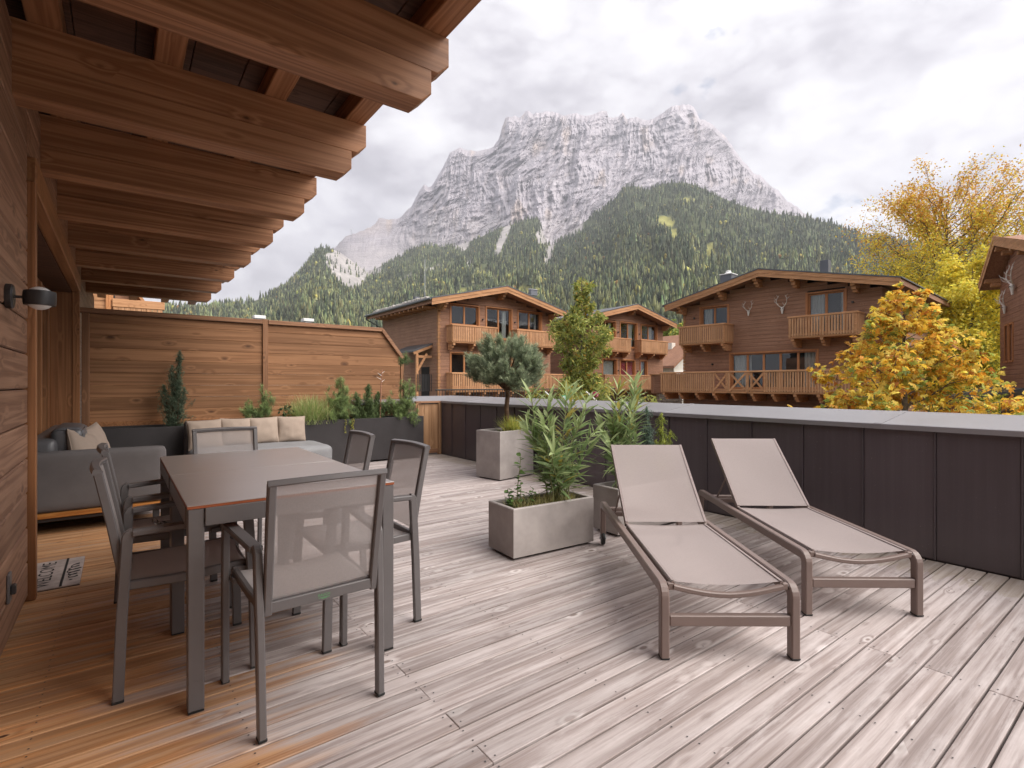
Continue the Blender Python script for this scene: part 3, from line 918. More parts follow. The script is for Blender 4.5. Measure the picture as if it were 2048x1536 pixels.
C = np.vstack([np.ones((nc, 3)) * base, colr.reshape(-1, 3)])
me = np_mesh('mountain', V, quads, 4, 'rock', C)
me.polygons.foreach_set('use_smooth', [False] * len(me.polygons))
struct(link('mountain', me))

# forested foothills in front of the rock
HR = [(-1400, 640), (-400, 632), (0, 628), (330, 617), (402, 616), (443, 611), (498, 606), (539, 590), (573, 571), (607, 537), (630, 508), (645, 496), (660, 497), (680, 505), (707, 524), (734, 544), (754, 536), (792, 519), (830, 497), (852, 489), (880, 494), (912, 492), (949, 480), (1000, 456), (1035, 446), (1062, 437), (1076, 436), (1088, 470), (1098, 492), (1118, 484), (1151, 457), (1185, 432), (1210, 414), (1228, 400), (1240, 383), (1252, 375), (1268, 371), (1288, 382), (1302, 378), (1322, 368), (1345, 366), (1372, 366), (1392, 371), (1418, 384), (1445, 396), (1473, 408), (1507, 418), (1541, 427), (1589, 431), (1626, 440), (1660, 446), (1709, 463), (1743, 475), (1771, 480), (1850, 486), (2050, 486), (2300, 520), (2900, 560), (3600, 600)]
hx = np.array([p[0] for p in HR], float); hy = np.array([p[1] for p in HR], float)
hc = np.concatenate([np.arange(-1400, 300, 40), np.arange(300, 2060, 4.0), np.arange(2060, 3600, 40)])
NH = 110
u = np.linspace(0, 1, NH)
Dr = np.interp(hc, [-1400, 300, 500, 645, 734, 1000, 1100, 1250, 1400, 1770, 2300, 3600], [1500, 1500, 1800, 2500, 2750, 2650, 2550, 2350, 2250, 1900, 1600, 1400])
hyy = np.interp(hc, hx, hy)
zr = elev(hyy, Dr)
D0 = 330.0
HD = D0 + (Dr[None, :] - D0) * u[:, None]
HP = np.repeat(hc[None, :], NH, 0)
HZ = -3 + (zr[None, :] + 3) * u[:, None] ** 1.28
wv = np.sin(np.pi * u)[:, None]
wx_, wy_ = HP / 90.0, HD / 420.0
HZ = HZ + wv * 38 * fbm(wx_ * 1.1, wy_ * 1.3, np.full_like(wx_, 3.0), oct=4) * (HD / 1600)
HZ = HZ - wv * 26 * np.clip(fbm(wx_ * 2.0 + wy_ * 1.1, wy_ * 0.4, np.full_like(wx_, 9.0), oct=3, ridged=True), -1, 1) * (HD / 2000)
HPY = 768 - (HZ - CAM_Z) / HD * FOC
# cover: 0 wood, 1 meadow, 2 scree
def blob(cx, cy, rx_, ry_, ang=0.0, rough=0.45):
    dx, dy = HP - cx, HPY - cy
    a, b = dx * math.cos(ang) + dy * math.sin(ang), -dx * math.sin(ang) + dy * math.cos(ang)
    return ((a / rx_) ** 2 + (b / ry_) ** 2 + rough * fbm(HP / 22.0, HPY / 16.0, np.full_like(HP, 7.0), oct=3)) < 1
meadow = blob(1068, 588, 34, 13, 0.25) | blob(1345, 632, 40, 14) | blob(1330, 445, 20, 13, 0.4) | blob(1345, 470, 10, 16) | blob(660, 590, 16, 7, -0.3) | blob(960, 545, 10, 9) | blob(1420, 500, 10, 14) | blob(705, 512, 34, 5, 0.75) | blob(935, 580, 30, 5, -0.3) | blob(1300, 520, 9, 9) | blob(1375, 400, 14, 5)
screem = blob(1005, 478, 7, 40, 0.42, 0.3) | blob(1098, 505, 8, 26, 0.35) | blob(925, 492, 14, 11, -0.3) | blob(692, 540, 50, 30, 0.75, 0.5) | blob(860, 540, 24, 5, -0.35) | blob(820, 553, 20, 3.5, -0.3) | blob(1150, 463, 22, 7, -0.6) | blob(742, 545, 22, 7, -0.3) | blob(940, 530, 12, 6, .8) | blob(648, 606, 14, 3, -.2) | blob(1085, 470, 14, 22, 0.3)
hcol = np.ones((NH, len(hc), 3)) * np.array([0.085, 0.098, 0.050])
hcol[meadow] = (0.26, 0.25, 0.085)
hcol[screem] = (0.36, 0.335, 0.335)
V = place(HP, HD, HZ)
Vb = place(hc, Dr + 700, elev(hyy + 190, Dr + 700))
V = np.vstack([V, Vb])
hcn = np.vstack([hcol.reshape(-1, 3), np.ones((len(hc), 3)) * np.array([0.04, 0.05, 0.026])])
n2 = len(hc)
ii = np.arange(NH)[:, None] * n2 + np.arange(n2 - 1)[None, :]
quads = np.stack([ii, ii + 1, ii + n2 + 1, ii + n2], -1).reshape(-1, 4)
me = np_mesh('foothills', V, quads, 4, 'hill', hcn)
me.polygons.foreach_set('use_smooth', [True] * len(me.polygons))
struct(link('foothills', me))

# the other side of the valley, behind the viewer: unseen slopes added so window panes reflect dark hills
bh = np.linspace(0, 1, 90)
rows_b = []
for u_ in np.linspace(0, 1, 24):
    an = YAW + math.pi / 2 + 0.55 + bh * (math.pi * 2 - math.pi - 1.1)
    R_ = 420 + 1900 * u_
    hgt = -3 + (520 + 130 * fbm(bh * 7, bh * 0 + 1.5, oct=4)) * u_ ** 1.2
    rows_b.append(np.column_stack([np.sin(an) * R_, np.cos(an) * R_, hgt + 14 * fbm(bh * 40, bh * 0 + u_ * 20, oct=3) * u_]))
Vh = np.vstack(rows_b)
ii = np.arange(23)[:, None] * 90 + np.arange(89)[None, :]
struct(link('unseen_valley_slope', np_mesh('unseen_valley_slope', Vh, np.stack([ii, ii + 1, ii + 91, ii + 90], -1).reshape(-1, 4), 4, 'hill', np.ones((len(Vh), 3)) * np.array([0.07, 0.085, 0.05]))))

# the wood on the slopes: tens of thousands of firs that read as one mass
def forest():
    NT_ = 42000
    V3 = V[:NH * n2].reshape(NH, n2, 3)
    a = V3[:-1, :-1]; b = V3[1:, :-1]; c = V3[:-1, 1:]
    area = np.linalg.norm(np.cross(b - a, c - a), axis=-1)
    vis = ((HP[:-1, :-1] > 290) & (HP[:-1, :-1] < 2080)).astype(float) * 1.0 + 0.03
    dens = area * vis * np.clip(1900 / HD[:-1, :-1], 0.75, 3.5)
    stand = pnoise(HP[:-1, :-1] / 38.0, HPY[:-1, :-1] / 22.0) + 0.6 * pnoise(HP[:-1, :-1] / 13.0, HPY[:-1, :-1] / 9.0)
    dens = dens * np.clip(1.0 + 1.25 * stand, 0.12, 2.2)
    free = ~(meadow | screem)[:-1, :-1]
    dens = dens * np.where(free, 1.0, np.where(screem[:-1, :-1], 0.06, 0.05))
    pr = (dens / dens.sum()).ravel()
    pick = rng.choice(pr.size, NT_, p=pr)
    i, j = np.unravel_index(pick, dens.shape)
    fu, fv = rng.random(NT_)[:, None], rng.random(NT_)[:, None]
    p = V3[i, j] * (1 - fu) * (1 - fv) + V3[i + 1, j] * fu * (1 - fv) + V3[i, j + 1] * (1 - fu) * fv + V3[i + 1, j + 1] * fu * fv
    D = HD[i, j]
    pxx, pyy = HP[i, j], HPY[i, j]
    h = rng.normal(19, 5.0, NT_).clip(8, 32)
    h *= np.where(pyy < 480, 0.85, 1.0) * (1 + 0.30 * pnoise(pxx / 25.0, pyy / 14.0))
    low = np.clip((pyy - 470) / 130, 0, 1)
    patch = pnoise(pxx / 60.0, pyy / 30.0)
    dec = rng.random(NT_) < (0.015 + 0.12 * low * (patch > 0.05))
    dec &= rng.random(NT_) < 0.75
    larch = (~dec) & (rng.random(NT_) < (0.10 + 0.55 * low * np.clip(0.7 + patch, 0, 1)))
    cc = np.empty((NT_, 3))
    cc[:] = np.array([0.132, 0.155, 0.095])
    cc[larch] = (0.32, 0.35, 0.165)
    cc[dec] = np.array([0.36, 0.33, 0.085])
    red = dec & (rng.random(NT_) < 0.12)
    cc[red] = (0.26, 0.15, 0.05)
    cc *= rng.normal(1.0, 0.20, (NT_, 1)).clip(0.5, 1.6)
    cc[:, 0] *= rng.normal(1.0, 0.08, NT_)
    vs, fs, cs = [], [], []
    off = 0
    for kind in (0, 1):
        sel = np.where(dec == bool(kind))[0]
        if kind == 0:
            prof = [(0.035, 1.0, 0.0), (0.22, 0.58, 0.4), (0.14, 0.54, 0.0), (0.33, 0.04, 0.9)]
            wid = 0.50
        else:
            prof = [(0.12, 1.0, 0.2), (0.62, 0.78, 0.6), (0.85, 0.5, 0.1), (0.5, 0.16, 0.8)]
            wid = 0.42
            h[sel] *= 0.62
        K = 5
        n = len(sel)
        hh = h[sel]
        rw = hh * wid * rng.uniform(0.8, 1.2, n) if kind else hh * wid * rng.uniform(0.75, 1.25, n)
        ph = rng.random(n) * 6.28
        R_ = len(prof)
        P = np.empty((n, R_, K, 3))
        CC = np.empty((n, R_, K, 3))
        for ri, (pr_, ph_, tw) in enumerate(prof):
            for kk in range(K):
                an = ph + tw + kk * 2 * math.pi / K
                jr = rw * pr_ * rng.uniform(0.65, 1.3, n)
                P[:, ri, kk, 0] = p[sel, 0] + jr * np.cos(an)
                P[:, ri, kk, 1] = p[sel, 1] + jr * np.sin(an)
                P[:, ri, kk, 2] = p[sel, 2] + hh * (ph_ + rng.uniform(-0.035, 0.035, n))
                CC[:, ri, kk] = cc[sel] * rng.uniform(0.75, 1.25, n)[:, None]
        tri = []
        for ri in range(R_ - 1):
            for kk in range(K):
                a0, a1 = ri * K + kk, ri * K + (kk + 1) % K
                b0, b1 = a0 + K, a1 + K
                tri += [(a0, b0, b1), (a0, b1, a1)]
        tri = np.array(tri)
        F_ = (np.arange(n)[:, None, None] * (R_ * K) + tri[None]).reshape(-1, 3) + off
        off += n * R_ * K
        vs.append(P.reshape(-1, 3)); cs.append(CC.reshape(-1, 3)); fs.append(F_)
    me = np_mesh('forest', np.vstack(vs), np.vstack(fs), 3, 'conifer', np.vstack(cs))
    o = link('forest', me, kind='stuff')
    tag(o, 'dark mixed conifer forest covering the slopes below the rock mountain', 'forest')
forest()
# ================================================================== FURNITURE
def arc(p0, p1, p2, r, n=5):
    """rounded corner at p1 between p0 and p2"""
    p0, p1, p2 = Vector(p0), Vector(p1), Vector(p2)
    a, b = (p0 - p1).normalized(), (p2 - p1).normalized()
    th = a.angle(b)
    d = r / math.tan(th / 2)
    s0, s1 = p1 + a * d, p1 + b * d
    cen = p1 + (a + b).normalized() * (r / math.sin(th / 2))
    pts = []
    for i in range(n + 1):
        q = (s0 - cen).lerp(s1 - cen, i / n)
        pts.append(cen + q.normalized() * r)
    return pts

# ---- two square tables pushed together
def make_table(y0, y1, label):
    x0, x1 = 0.190, 0.976
    t = thing('garden_table', label, 'table', ((x0 + x1) / 2, (y0 + y1) / 2, 0), 0, 'square tables pushed together')
    hx_, hy_ = (x1 - x0) / 2, (y1 - y0) / 2
    tp = MB().box(-hx_, hx_, -hy_, hy_, 0.7425, 0.746, 0.001).build('table_top', 'hpl', t)
    MB().box(-hx_ + .0005, hx_ - .0005, -hy_ + .0005, hy_ - .0005, 0.733, 0.7422, 0.0005).build('core_edge', 'hpl_core', tp)
    L = 0.052
    for sx in (-1, 1):
        for sy in (-1, 1):
            cx, cy = sx * (hx_ - L / 2 - .002), sy * (hy_ - L / 2 - .002)
            lg = MB().box(cx - L / 2, cx + L / 2, cy - L / 2, cy + L / 2, 0.008, 0.7325, 0.003).build('leg', 'metal', t)
            MB().box(cx - L / 2 + .001, cx + L / 2 - .001, cy - L / 2 + .001, cy + L / 2 - .001, 0.0015, 0.0078).build('foot_cap', 'rubber', lg)
    a = hx_ - L - .003
    b = hy_ - L - .003
    for s_ in (-1, 1):
        MB().box(-a, a, s_ * (hy_ - .006) - .012, s_ * (hy_ - .006) + .004, 0.668, 0.7325, 0.002).build('apron', 'metal', t)
        MB().box(s_ * (hx_ - .006) - .008, s_ * (hx_ - .006) + .004, -b, b, 0.668, 0.7325, 0.002).build('apron', 'metal', t)
    return t
make_table(2.165, 2.953, 'nearer grey square metal table with a brown laminate top')
make_table(2.957, 3.745, 'farther grey square metal table with a brown laminate top')

# ---- stacking armchairs with mesh fabric
def make_chair():
    t = thing('armchair', '', 'chair')
    for s in (-1, 1):
        rf, rt_, ft, ff = (s * .207, -.225, .006), (s * .214, -.196, .622), (s * .240, .205, .640), (s * .2375, .232, .006)
        side = (1, 0, 0)
        c1 = arc(rf, rt_, ft, .018, 4)
        c2 = arc(rt_, ft, ff, .030, 5)
        MB().sweep([rf, (s * .2095, -.214, .30)] + c1, .026, .036, side).build('rear_leg', 'metal', t)
        MB().sweep([c1[-1]] + c2[:3], .044, .022, side).build('armrest', 'metal', t)
        MB().sweep(c2[2:] + [(s * .238, .226, .30), ff], .026, .038, side).build('front_leg', 'metal', t)
        MB().box(s * .207 - .014, s * .207 + .014, -.244, -.206, .0012, .012, .002).build('foot_cap', 'rubber', t)
        MB().box(s * .2375 - .014, s * .2375 + .014, .213, .251, .0012, .012, .002).build('foot_cap', 'rubber', t)
        # back upright
        MB().sweep([(s * .186, -.203, .405), (s * .186, -.212, .47), (s * .188, -.245, .66), (s * .190, -.283, .852)], .026, .030, side).build('back_upright', 'metal', t)
        # seat rail
        MB().sweep([(s * .196, -.205, .425), (s * .199, -.02, .420), (s * .203, .19, .432), (s * .203, .212, .428)], .022, .034, side).build('seat_rail', 'metal', t)
        MB().box(s * .214 - .012, s * .214 + .012, .150, .205, .405, .430, .003).build('bracket', 'metal', t)
    # cross members
    bb = MB().box(-.212, .212, -.218, -.194, .408, .446, .003).build('back_rail', 'metal', t)
    tm = text_mesh('RAUCH', 0.0125, 'label_green')
    lb = link('lettering', tm, bb)
    lb.rotation_euler = (rad(90), 0, 0)
    lb.location = (.0, -.2187, .429)
    MB().box(-.019, .019, -.2190, -.2186, .4195, .4210).build('label_line', 'label_green', bb)
    MB().box(-.010, .010, -.2190, -.2186, .4165, .4178).build('label_line', 'label_green', bb)
    MB().box(-.20, .20, .196, .216, .402, .424, .004).build('front_rail', 'metal', t)
    n = 12
    MB().sweep([(-.2028 + .4056 * i / n, -.2840 - .016 * math.sin(math.pi * i / n), .8555 + .004 * math.sin(math.pi * i / n)) for i in range(n + 1)], .022, .030, (0, .195, .98)).build('top_rail', 'metal', t)
    def back(u_, v_):
        x = -.174 + .348 * u_
        z_ = .458 + .388 * v_
        yy = -.209 - .075 * (v_ ** 1.1)
        return (x, yy - .014 * math.sin(math.pi * u_) * (.4 + .6 * v_) + .0, z_)
    MB().grid(back, 14, 14).build('back_sling', 'sling_grey', t, True)
    def seat(u_, v_):
        x = -.192 + .384 * u_
        yy = -.19 + .402 * v_
        z_ = .437 + .010 * (v_ ** 2) - .012 * math.sin(math.pi * u_) - (0.05 * max(0, v_ - .93) / .07 * .35)
        return (x, yy, z_)
    MB().grid(seat, 12, 16).build('seat_sling', 'sling_seat', t, True)
    return t
ch = make_chair()
spots = [((.575, 2.10), 0, 'grey mesh armchair at the near short end of the table, back to the viewer'),
         ((.222, 2.615), -90, 'grey mesh armchair nearest the viewer on the house side of the table'),
         ((.222, 3.315), -90, 'grey mesh armchair holding a glass dish on its seat, house side of table'),
         ((.955, 2.555), 90, 'grey mesh armchair on the open deck side, close to the near table leg'),
         ((.960, 3.270), 90, 'grey mesh armchair on the open deck side, the farther of that pair'),
         ((.600, 3.870), 180, 'grey mesh armchair at the far end of the table before the sofa')]
for i, ((x, y), a, lb) in enumerate(spots):
    o = ch if i == 0 else copy_tree(ch)
    o.location = (x, y, 0.0012)
    o.rotation_euler = (0, 0, rad(a + (1.5, -1, 1.5, .5, -1.5, .8)[i]))
    o['label'] = lb
    o['group'] = 'mesh armchairs round the dining tables'

# ---- cut glass dish on the second left chair
dish = MB()
pr = [(0.030, 0.0), (0.045, 0.003), (0.058, 0.018), (0.064, 0.030), (0.060, 0.031), (0.053, 0.020), (0.040, 0.008), (0.005, 0.006)]
N_ = 24
vs, fs = [], []
for i, (r_, z_) in enumerate(pr):
    for j in range(N_):
        k_ = 1.0 + (0.07 if j % 2 else -0.03) * (1 if 1 <= i <= 4 else 0)
        vs.append((r_ * k_ * math.cos(2 * math.pi * j / N_), r_ * k_ * math.sin(2 * math.pi * j / N_), z_))
for i in range(len(pr) - 1):
    for j in range(N_):
        fs.append((i * N_ + j, i * N_ + (j + 1) % N_, (i + 1) * N_ + (j + 1) % N_, (i + 1) * N_ + j))
fs.append(tuple(range(N_))[::-1]); fs.append(tuple(range((len(pr) - 1) * N_, len(pr) * N_)))
dish.add(vs, fs)
o = dish.build('glass_dish', 'clear_glass')
o.location = (.20, 3.30, .439)
tag(o, 'small cut glass dish lying on an armchair seat', 'dish')

# ---- sun loungers
def make_lounger():
    t = thing('sun_lounger', '', 'sun lounger')
    W, ZT = .278, .300
    for s in (-1, 1):
        p = [(s * W, .026, .006), (s * W, .026, ZT), (s * W, 1.60, ZT), (s * W, 1.60, .085)]
        path = [p[0]] + arc(p[0], p[1], p[2], .038, 6) + arc(p[1], p[2], p[3], .038, 6) + [p[3]]
        MB().sweep(path, .037, .047, (1, 0, 0), c=.005).build('side_frame', 'taupe', t)
        MB().box(s * W - .019, s * W + .019, .002, .050, .0012, .010, .002).build('foot_cap', 'rubber', t)
        wl = MB().lathe([(.020, -.012), (.044, -.012), (.048, -.006), (.048, .006), (.044, .012), (.020, .012)], 24, (s * W, 1.60, .050), 'X').build('wheel', 'rubber', t, True)
        MB().lathe([(.008, -.024), (.010, -.024), (.010, .024), (.008, .024)], 10, (s * W, 1.60, .050), 'X').build('axle', 'steel', wl)
        # inner sling rail
        MB().sweep([(s * .236, .04, .306), (s * .236, .95, .306)], .018, .030, (1, 0, 0)).build('seat_rail', 'taupe', t)
        MB().box(s * .247 - .012, s * .247 + .012, .03, .055, .290, .318, .002).build('bracket', 'taupe', t)
    MB().box(-W + .02, W - .02, .008, .044, .142, .188, .004).build('cross_bar', 'taupe', t)
    MB().box(-W + .02, W - .02, 1.582, 1.618, .235, .275, .004).build('cross_bar', 'taupe', t)
    MB().box(-W + .02, W - .02, .955, .985, .255, .290, .004).build('cross_bar', 'taupe', t)
    n = 14
    MB().sweep([(-.236 + .472 * i / n, .036, .303 - .036 * math.sin(math.pi * i / n)) for i in range(n + 1)], .026, .022, (0, 1, 0)).build('foot_bow', 'taupe', t)
    def seat(u_, v_):
        x = -.243 + .486 * u_
        return (x, (.045 + .925 * v_), .324 - .017 * math.sin(math.pi * u_) * (1 - .55 * v_) - .004 * math.sin(v_ * 9) * math.sin(math.pi * u_))
    ss_ = MB().grid(seat, 14, 30).build('seat_sling', 'sling_taupe', t, True)
    for s in (-1, 1):
        MB().beam((s * .234, .045, .3262), (s * .234, .966, .3262), .012, .002).build('hem', 'hem', ss_)
        for yy in (.034, .062):
            MB().lathe([(.0045, 0), (.0045, .003), (.002, .0045)], 8, (s * .2595 if s > 0 else s * .2595 - .0045, yy, .306), 'X').build('bolt', 'steel', t)
    # backrest
    AN = rad(40)
    hy_, hz_ = .960, .318
    def bp(l, off=0.0):
        return (hy_ + l * math.cos(AN) - off * math.sin(AN), hz_ + l * math.sin(AN) + off * math.cos(AN))
    for s in (-1, 1):
        y0, z0 = bp(0); y1, z1 = bp(.64)
        MB().sweep([(s * .240, y0, z0), (s * .236, y1, z1)], .020, .028, (1, 0, 0)).build('back_rail', 'taupe', t)
        ya, za = bp(.30, -.012)
        MB().tube([(s * .225, ya, za), (s * .225, 1.40, .292)], .006, 8).build('prop', 'taupe', t, True)
    y1, z1 = bp(.645)
    MB().sweep([(-.245, y1, z1), (.245, y1, z1)], .022, .026, (0, math.sin(AN), -math.cos(AN))).build('head_rail', 'taupe', t)
    MB().box(-W + .02, W - .02, 1.385, 1.415, .262, .292, .003).build('cross_bar', 'taupe', t)
    def back(u_, v_):
        yy, zz = bp(.012 + .640 * v_, .017 - .014 * math.sin(math.pi * u_) * math.sin(math.pi * min(1, v_ * 1.1)))
        return (-.247 + .494 * u_, yy, zz)
    bs = MB().grid(back, 14, 22).build('back_sling', 'sling_taupe', t, True)
    for s in (-1, 1):
        (ya, za), (yb, zb) = bp(.012, .0185), bp(.652, .0185)
        MB().beam((s * .240, ya, za), (s * .240, yb, zb), .014, .003, (0, -math.sin(AN), math.cos(AN))).build('hem', 'hem', bs)
    return t
lo = make_lounger()
LR = math.atan2(-.608, .794)
for i, (x, y, rz, lb) in enumerate(((2.076, 1.205, LR, 'taupe mesh sun lounger nearer the viewer beside the planters'),
                                    (3.012, 1.026, LR - rad(.6), 'taupe mesh sun lounger nearer the dark parapet wall'))):
    o = lo if i == 0 else copy_tree(lo)
    o.location = (x, y, 0.0012)
    o.rotation_euler = (0, 0, rz)
    o['label'] = lb
    o['group'] = 'pair of sun loungers'

# ---- corner sofa
def soft_box(x0, x1, y0, y1, z0, z1, r=.04, puff=.012, n=10, seed=0, wr=.004):
    """rounded upholstery block: superellipsoid-ish box with slight wrinkles"""
    m = MB()
    c = ((x0 + x1) / 2, (y0 + y1) / 2, (z0 + z1) / 2)
    h = ((x1 - x0) / 2, (y1 - y0) / 2, (z1 - z0) / 2)
    def face(ax, sg):
        o1, o2 = [i for i in range(3) if i != ax]
        def fn(u_, v_):
            q = [0, 0, 0]
            q[ax] = sg
            # denser near the edges
            f = lambda t_: math.sin((t_ * 2 - 1) * math.pi / 2)
            q[o1] = f(u_); q[o2] = f(v_)
            p = [q[i] * h[i] for i in range(3)]
            inner = [max(-(h[i] - r), min(h[i] - r, p[i])) for i in range(3)]
            d = Vector([p[i] - inner[i] for i in range(3)])
            if d.length > 1e-6:
                d = d.normalized() * r
            b = puff * (1 - q[o1] ** 2) * (1 - q[o2] ** 2)
            res = [inner[i] + d[i] for i in range(3)]
            res[ax] += sg * b
            w_ = wr * float(pnoise(np.array(p[0] * 7 + seed), np.array(p[1] * 7), np.array(p[2] * 7)))
            res[ax] += sg * w_
            return tuple(c[i] + res[i] for i in range(3))
        g_ = MB().grid(fn, n, n)
        if (sg > 0) == (ax == 1):
            g_.f = [f[::-1] for f in g_.f]
        m.add(g_.v, g_.f)
    for ax in range(3):
        for sg in (-1, 1):
            face(ax, sg)
    return m
s1 = thing('garden_sofa', 'grey upholstered garden sofa along the house wall with a panel arm', 'sofa')
MB().box(-.60, .318, 5.40, 7.30, .105, .135, .004).build('base_frame', 'metal_dark', s1)
MB().box(-.62, .335, 5.372, 5.50, .137, .172, .005).build('teak_slat', 'teak', s1)
for yy in (5.52, 5.66, 5.80, 5.94, 6.08, 6.22):
    MB().box(-.60, .318, yy, yy + .12, .137, .170, .005).build('teak_slat', 'teak', s1)
soft_box(-.62, .322, 5.40, 5.56, .174, .640, .035, .006, 12, 1).build('arm_panel', 'sofa', s1, True)
soft_box(-.40, .315, 5.57, 7.2, .174, .405, .05, .012, 10, 2).build('seat_cushion', 'seat_cushion', s1, True)
soft_box(-.60, -.405, 5.572, 7.55, .20, .735, .05, .012, 10, 3).build('back_panel', 'leather', s1, True)
soft_box(-.46, -.235, 5.62, 6.35, .42, .815, .06, .012, 12, 4, .01).build('back_cushion', 'leather', s1, True)
for xx in (-.55, .25):
    for yy in (5.46, 7.2):
        MB().box(xx - .025, xx + .025, yy - .025, yy + .025, .0015, .1045, .003).build('foot', 'metal_dark', s1)
s2 = thing('garden_sofa', 'grey upholstered garden sofa with pillows in front of the fence planter', 'sofa')
MB().box(.62, 2.03, 6.50, 7.40, .10, .13, .004).build('base_frame', 'metal_dark', s2)
soft_box(.64, 2.12, 6.50, 7.26, .172, .425, .07, .015, 12, 5).build('seat_cushion', 'seat_cushion', s2, True)
soft_box(.62, 1.985, 7.30, 7.47, .172, .730, .03, .005, 12, 6).build('back_panel', 'sofa', s2, True)
for xx in (.70, 1.95):
    for yy in (6.58, 7.32):
        MB().box(xx - .025, xx + .025, yy - .025, yy + .025, .0015, .0995, .003).build('foot', 'metal_dark', s2)
for yy in (6.52, 6.70, 6.88, 7.06):
    MB().box(.63, 2.02, yy, yy + .15, .131, .169, .004).build('teak_slat', 'teak', s2)

def pillow_mesh(wd, ht, th, seed):
    m = MB()
    n = 22
    for sg in (-1, 1):
        def fn(u_, v_):
            a, b = u_ * 2 - 1, v_ * 2 - 1
            a2, b2 = math.sin(a * math.pi / 2), math.sin(b * math.pi / 2)
            pin = 1 - .055 * (1 - abs(b2) ** 2.2) * abs(a2) ** 3
            pin2 = 1 - .055 * (1 - abs(a2) ** 2.2) * abs(b2) ** 3
            t_ = th / 2 * (max(0, 1 - abs(a2) ** 2.6) * max(0, 1 - abs(b2) ** 2.6)) ** .45
            nz = float(pnoise(np.array(a2 * 2.2 + seed * 5), np.array(b2 * 2.2 + seed), np.array(sg * 3.0)))
            nz += .6 * float(pnoise(np.array(a2 * 5 + seed * 3), np.array(b2 * 3 + seed * 7), np.array(sg * 2.0)))
            t_ *= 1 + .16 * nz
            return (a2 * wd / 2 * pin, sg * t_, b2 * ht / 2 * pin2)
        g_ = MB().grid(fn, n, n)
        if sg > 0:
            g_.f = [f[::-1] for f in g_.f]
        m.add(g_.v, g_.f)
    return m
def pillow(loc, rot, label, seed, wd=.36, ht=.34, th=.13, group='beige scatter cushions'):
    t = thing('cushion', label, 'cushion', loc, 0, group)
    t.rotation_euler = rot
    b = pillow_mesh(wd, ht, th, seed).build('cover', 'pillow', t, True)
    e = []
    for k_ in range(49):
        a = 2 * math.pi * k_ / 48
        ca, sa = math.cos(a), math.sin(a)
        q = max(abs(ca), abs(sa))
        A, B = ca / q, sa / q
        pin = 1 - .055 * (1 - abs(B) ** 2.2) * abs(A) ** 3
        pin2 = 1 - .055 * (1 - abs(A) ** 2.2) * abs(B) ** 3
        e.append((A * wd / 2 * pin, 0, B * ht / 2 * pin2))
    MB().tube(e, .004, 6, False).build('piping', 'pillow', b, True)
tilt = rad(-14)
for i, (x, lb, rz) in enumerate(((.815, 'large beige cushion at the left end of the row on the sofa by the fence', 3),
                                 (1.145, 'second beige cushion from the left in the row on the fence sofa', -2),
                                 (1.468, 'third beige cushion from the left in the row on the fence sofa', 2),
                                 (1.800, 'beige cushion at the right end of the row on the fence sofa', -3))):
    pillow((x, 7.20 - (.02 if i == 0 else 0), .585 + (.005 if i else -.01)), (tilt, rad((-2, 1.5, -1, 1)[i]), rad(rz)), lb, i + 1, .345 if i else .37, .335 if i else .35)
pillow((-.235, 5.70, .60), (rad(-18), rad(14), rad(62)), 'beige cushion leaning in front at the arm of the house sofa', 6, .37, .36)
pillow((-.175, 6.02, .62), (rad(-16), rad(-8), rad(72)), 'beige cushion leaning behind another on the house sofa', 7, .37, .38)

# ---- door mat with lettering
dm = thing('door_mat', 'pale welcome door mat with black lettering in front of the sliding door', 'door mat', (-.40, 4.268, 0.0015))
mt = MB().box(-.212, .2105, -.304, .304, 0, .010, .002).build('mat_pad', 'mat_cloth', dm)
MB().box(-.2125, .2110, -.3045, .3045, -.0004, .004).build('rubber_edge', 'rubber', dm)
MB().box(.118, .130, -.303, .303, .0102, .0115).build('stripe', 'ink', mt)
tm = link('lettering', text_mesh('WELCOME', 0.118, 'ink'), mt)
tm.location = (.040, .0, .0112)
tm.rotation_euler = (0, 0, rad(90))
tm.scale = (.92, .85, 1)
sc_ = []
for k_ in range(160):
    t_ = k_ / 159
    sc_.append((.170 + .026 * math.sin(t_ * 34 + .6) * (1 - .3 * math.sin(t_ * 9)), -.16 + .30 * t_ + .020 * math.cos(t_ * 34), .0114))
MB().tube(sc_, .0026, 5).build('script', 'ink', mt)
MB().lathe([(.008, .0), (.008, .001)], 10, (.165, -.20, .0105)).build('dot', 'ink', mt)

# ================================================================== PLANTERS
def planter(label, corner, ux, uy, lx, ly, h, wall_=.026):
    """CORNER = nearest bottom corner; ux direction of the long side"""
    rz = math.atan2(ux[1], ux[0])
    t = thing('concrete_planter', label, 'planter', (corner[0], corner[1], 0.001), rz, 'grey concrete planters')
    def ring(in_, z_): return [(in_, in_, z_), (lx - in_, in_, z_), (lx - in_, ly - in_, z_), (in_, ly - in_, z_)]
    e = .006
    rings = [ring(.012, .012), ring(0, .018), ring(0, h - e), ring(e, h), ring(wall_ - .004, h), ring(wall_, h - .004), ring(wall_, h - .09)]
    vs = [p for r_ in rings for p in r_]
    fs = [(3, 2, 1, 0)]
    for i in range(len(rings) - 1):
        for j in range(4):
            fs.append((i * 4 + j, i * 4 + (j + 1) % 4, (i + 1) * 4 + (j + 1) % 4, (i + 1) * 4 + j))
    MB().add(vs, fs).build('box', 'concrete', t)
    MB().box(.03, lx - .03, .03, ly - .03, .0005, .0115).build('base', 'rubber', t)
    MB().grid(lambda u_, v_: (wall_ + (lx - 2 * wall_) * u_, wall_ + (ly - 2 * wall_) * v_, h - .035 + .012 * random.uniform(-1, 1)), 14, 8).build('soil', 'soil', t)
    return t
planter('tall grey concrete planter holding the round clipped pine', (3.672, 5.113), (.61, .104), 0, .615, .42, .600)
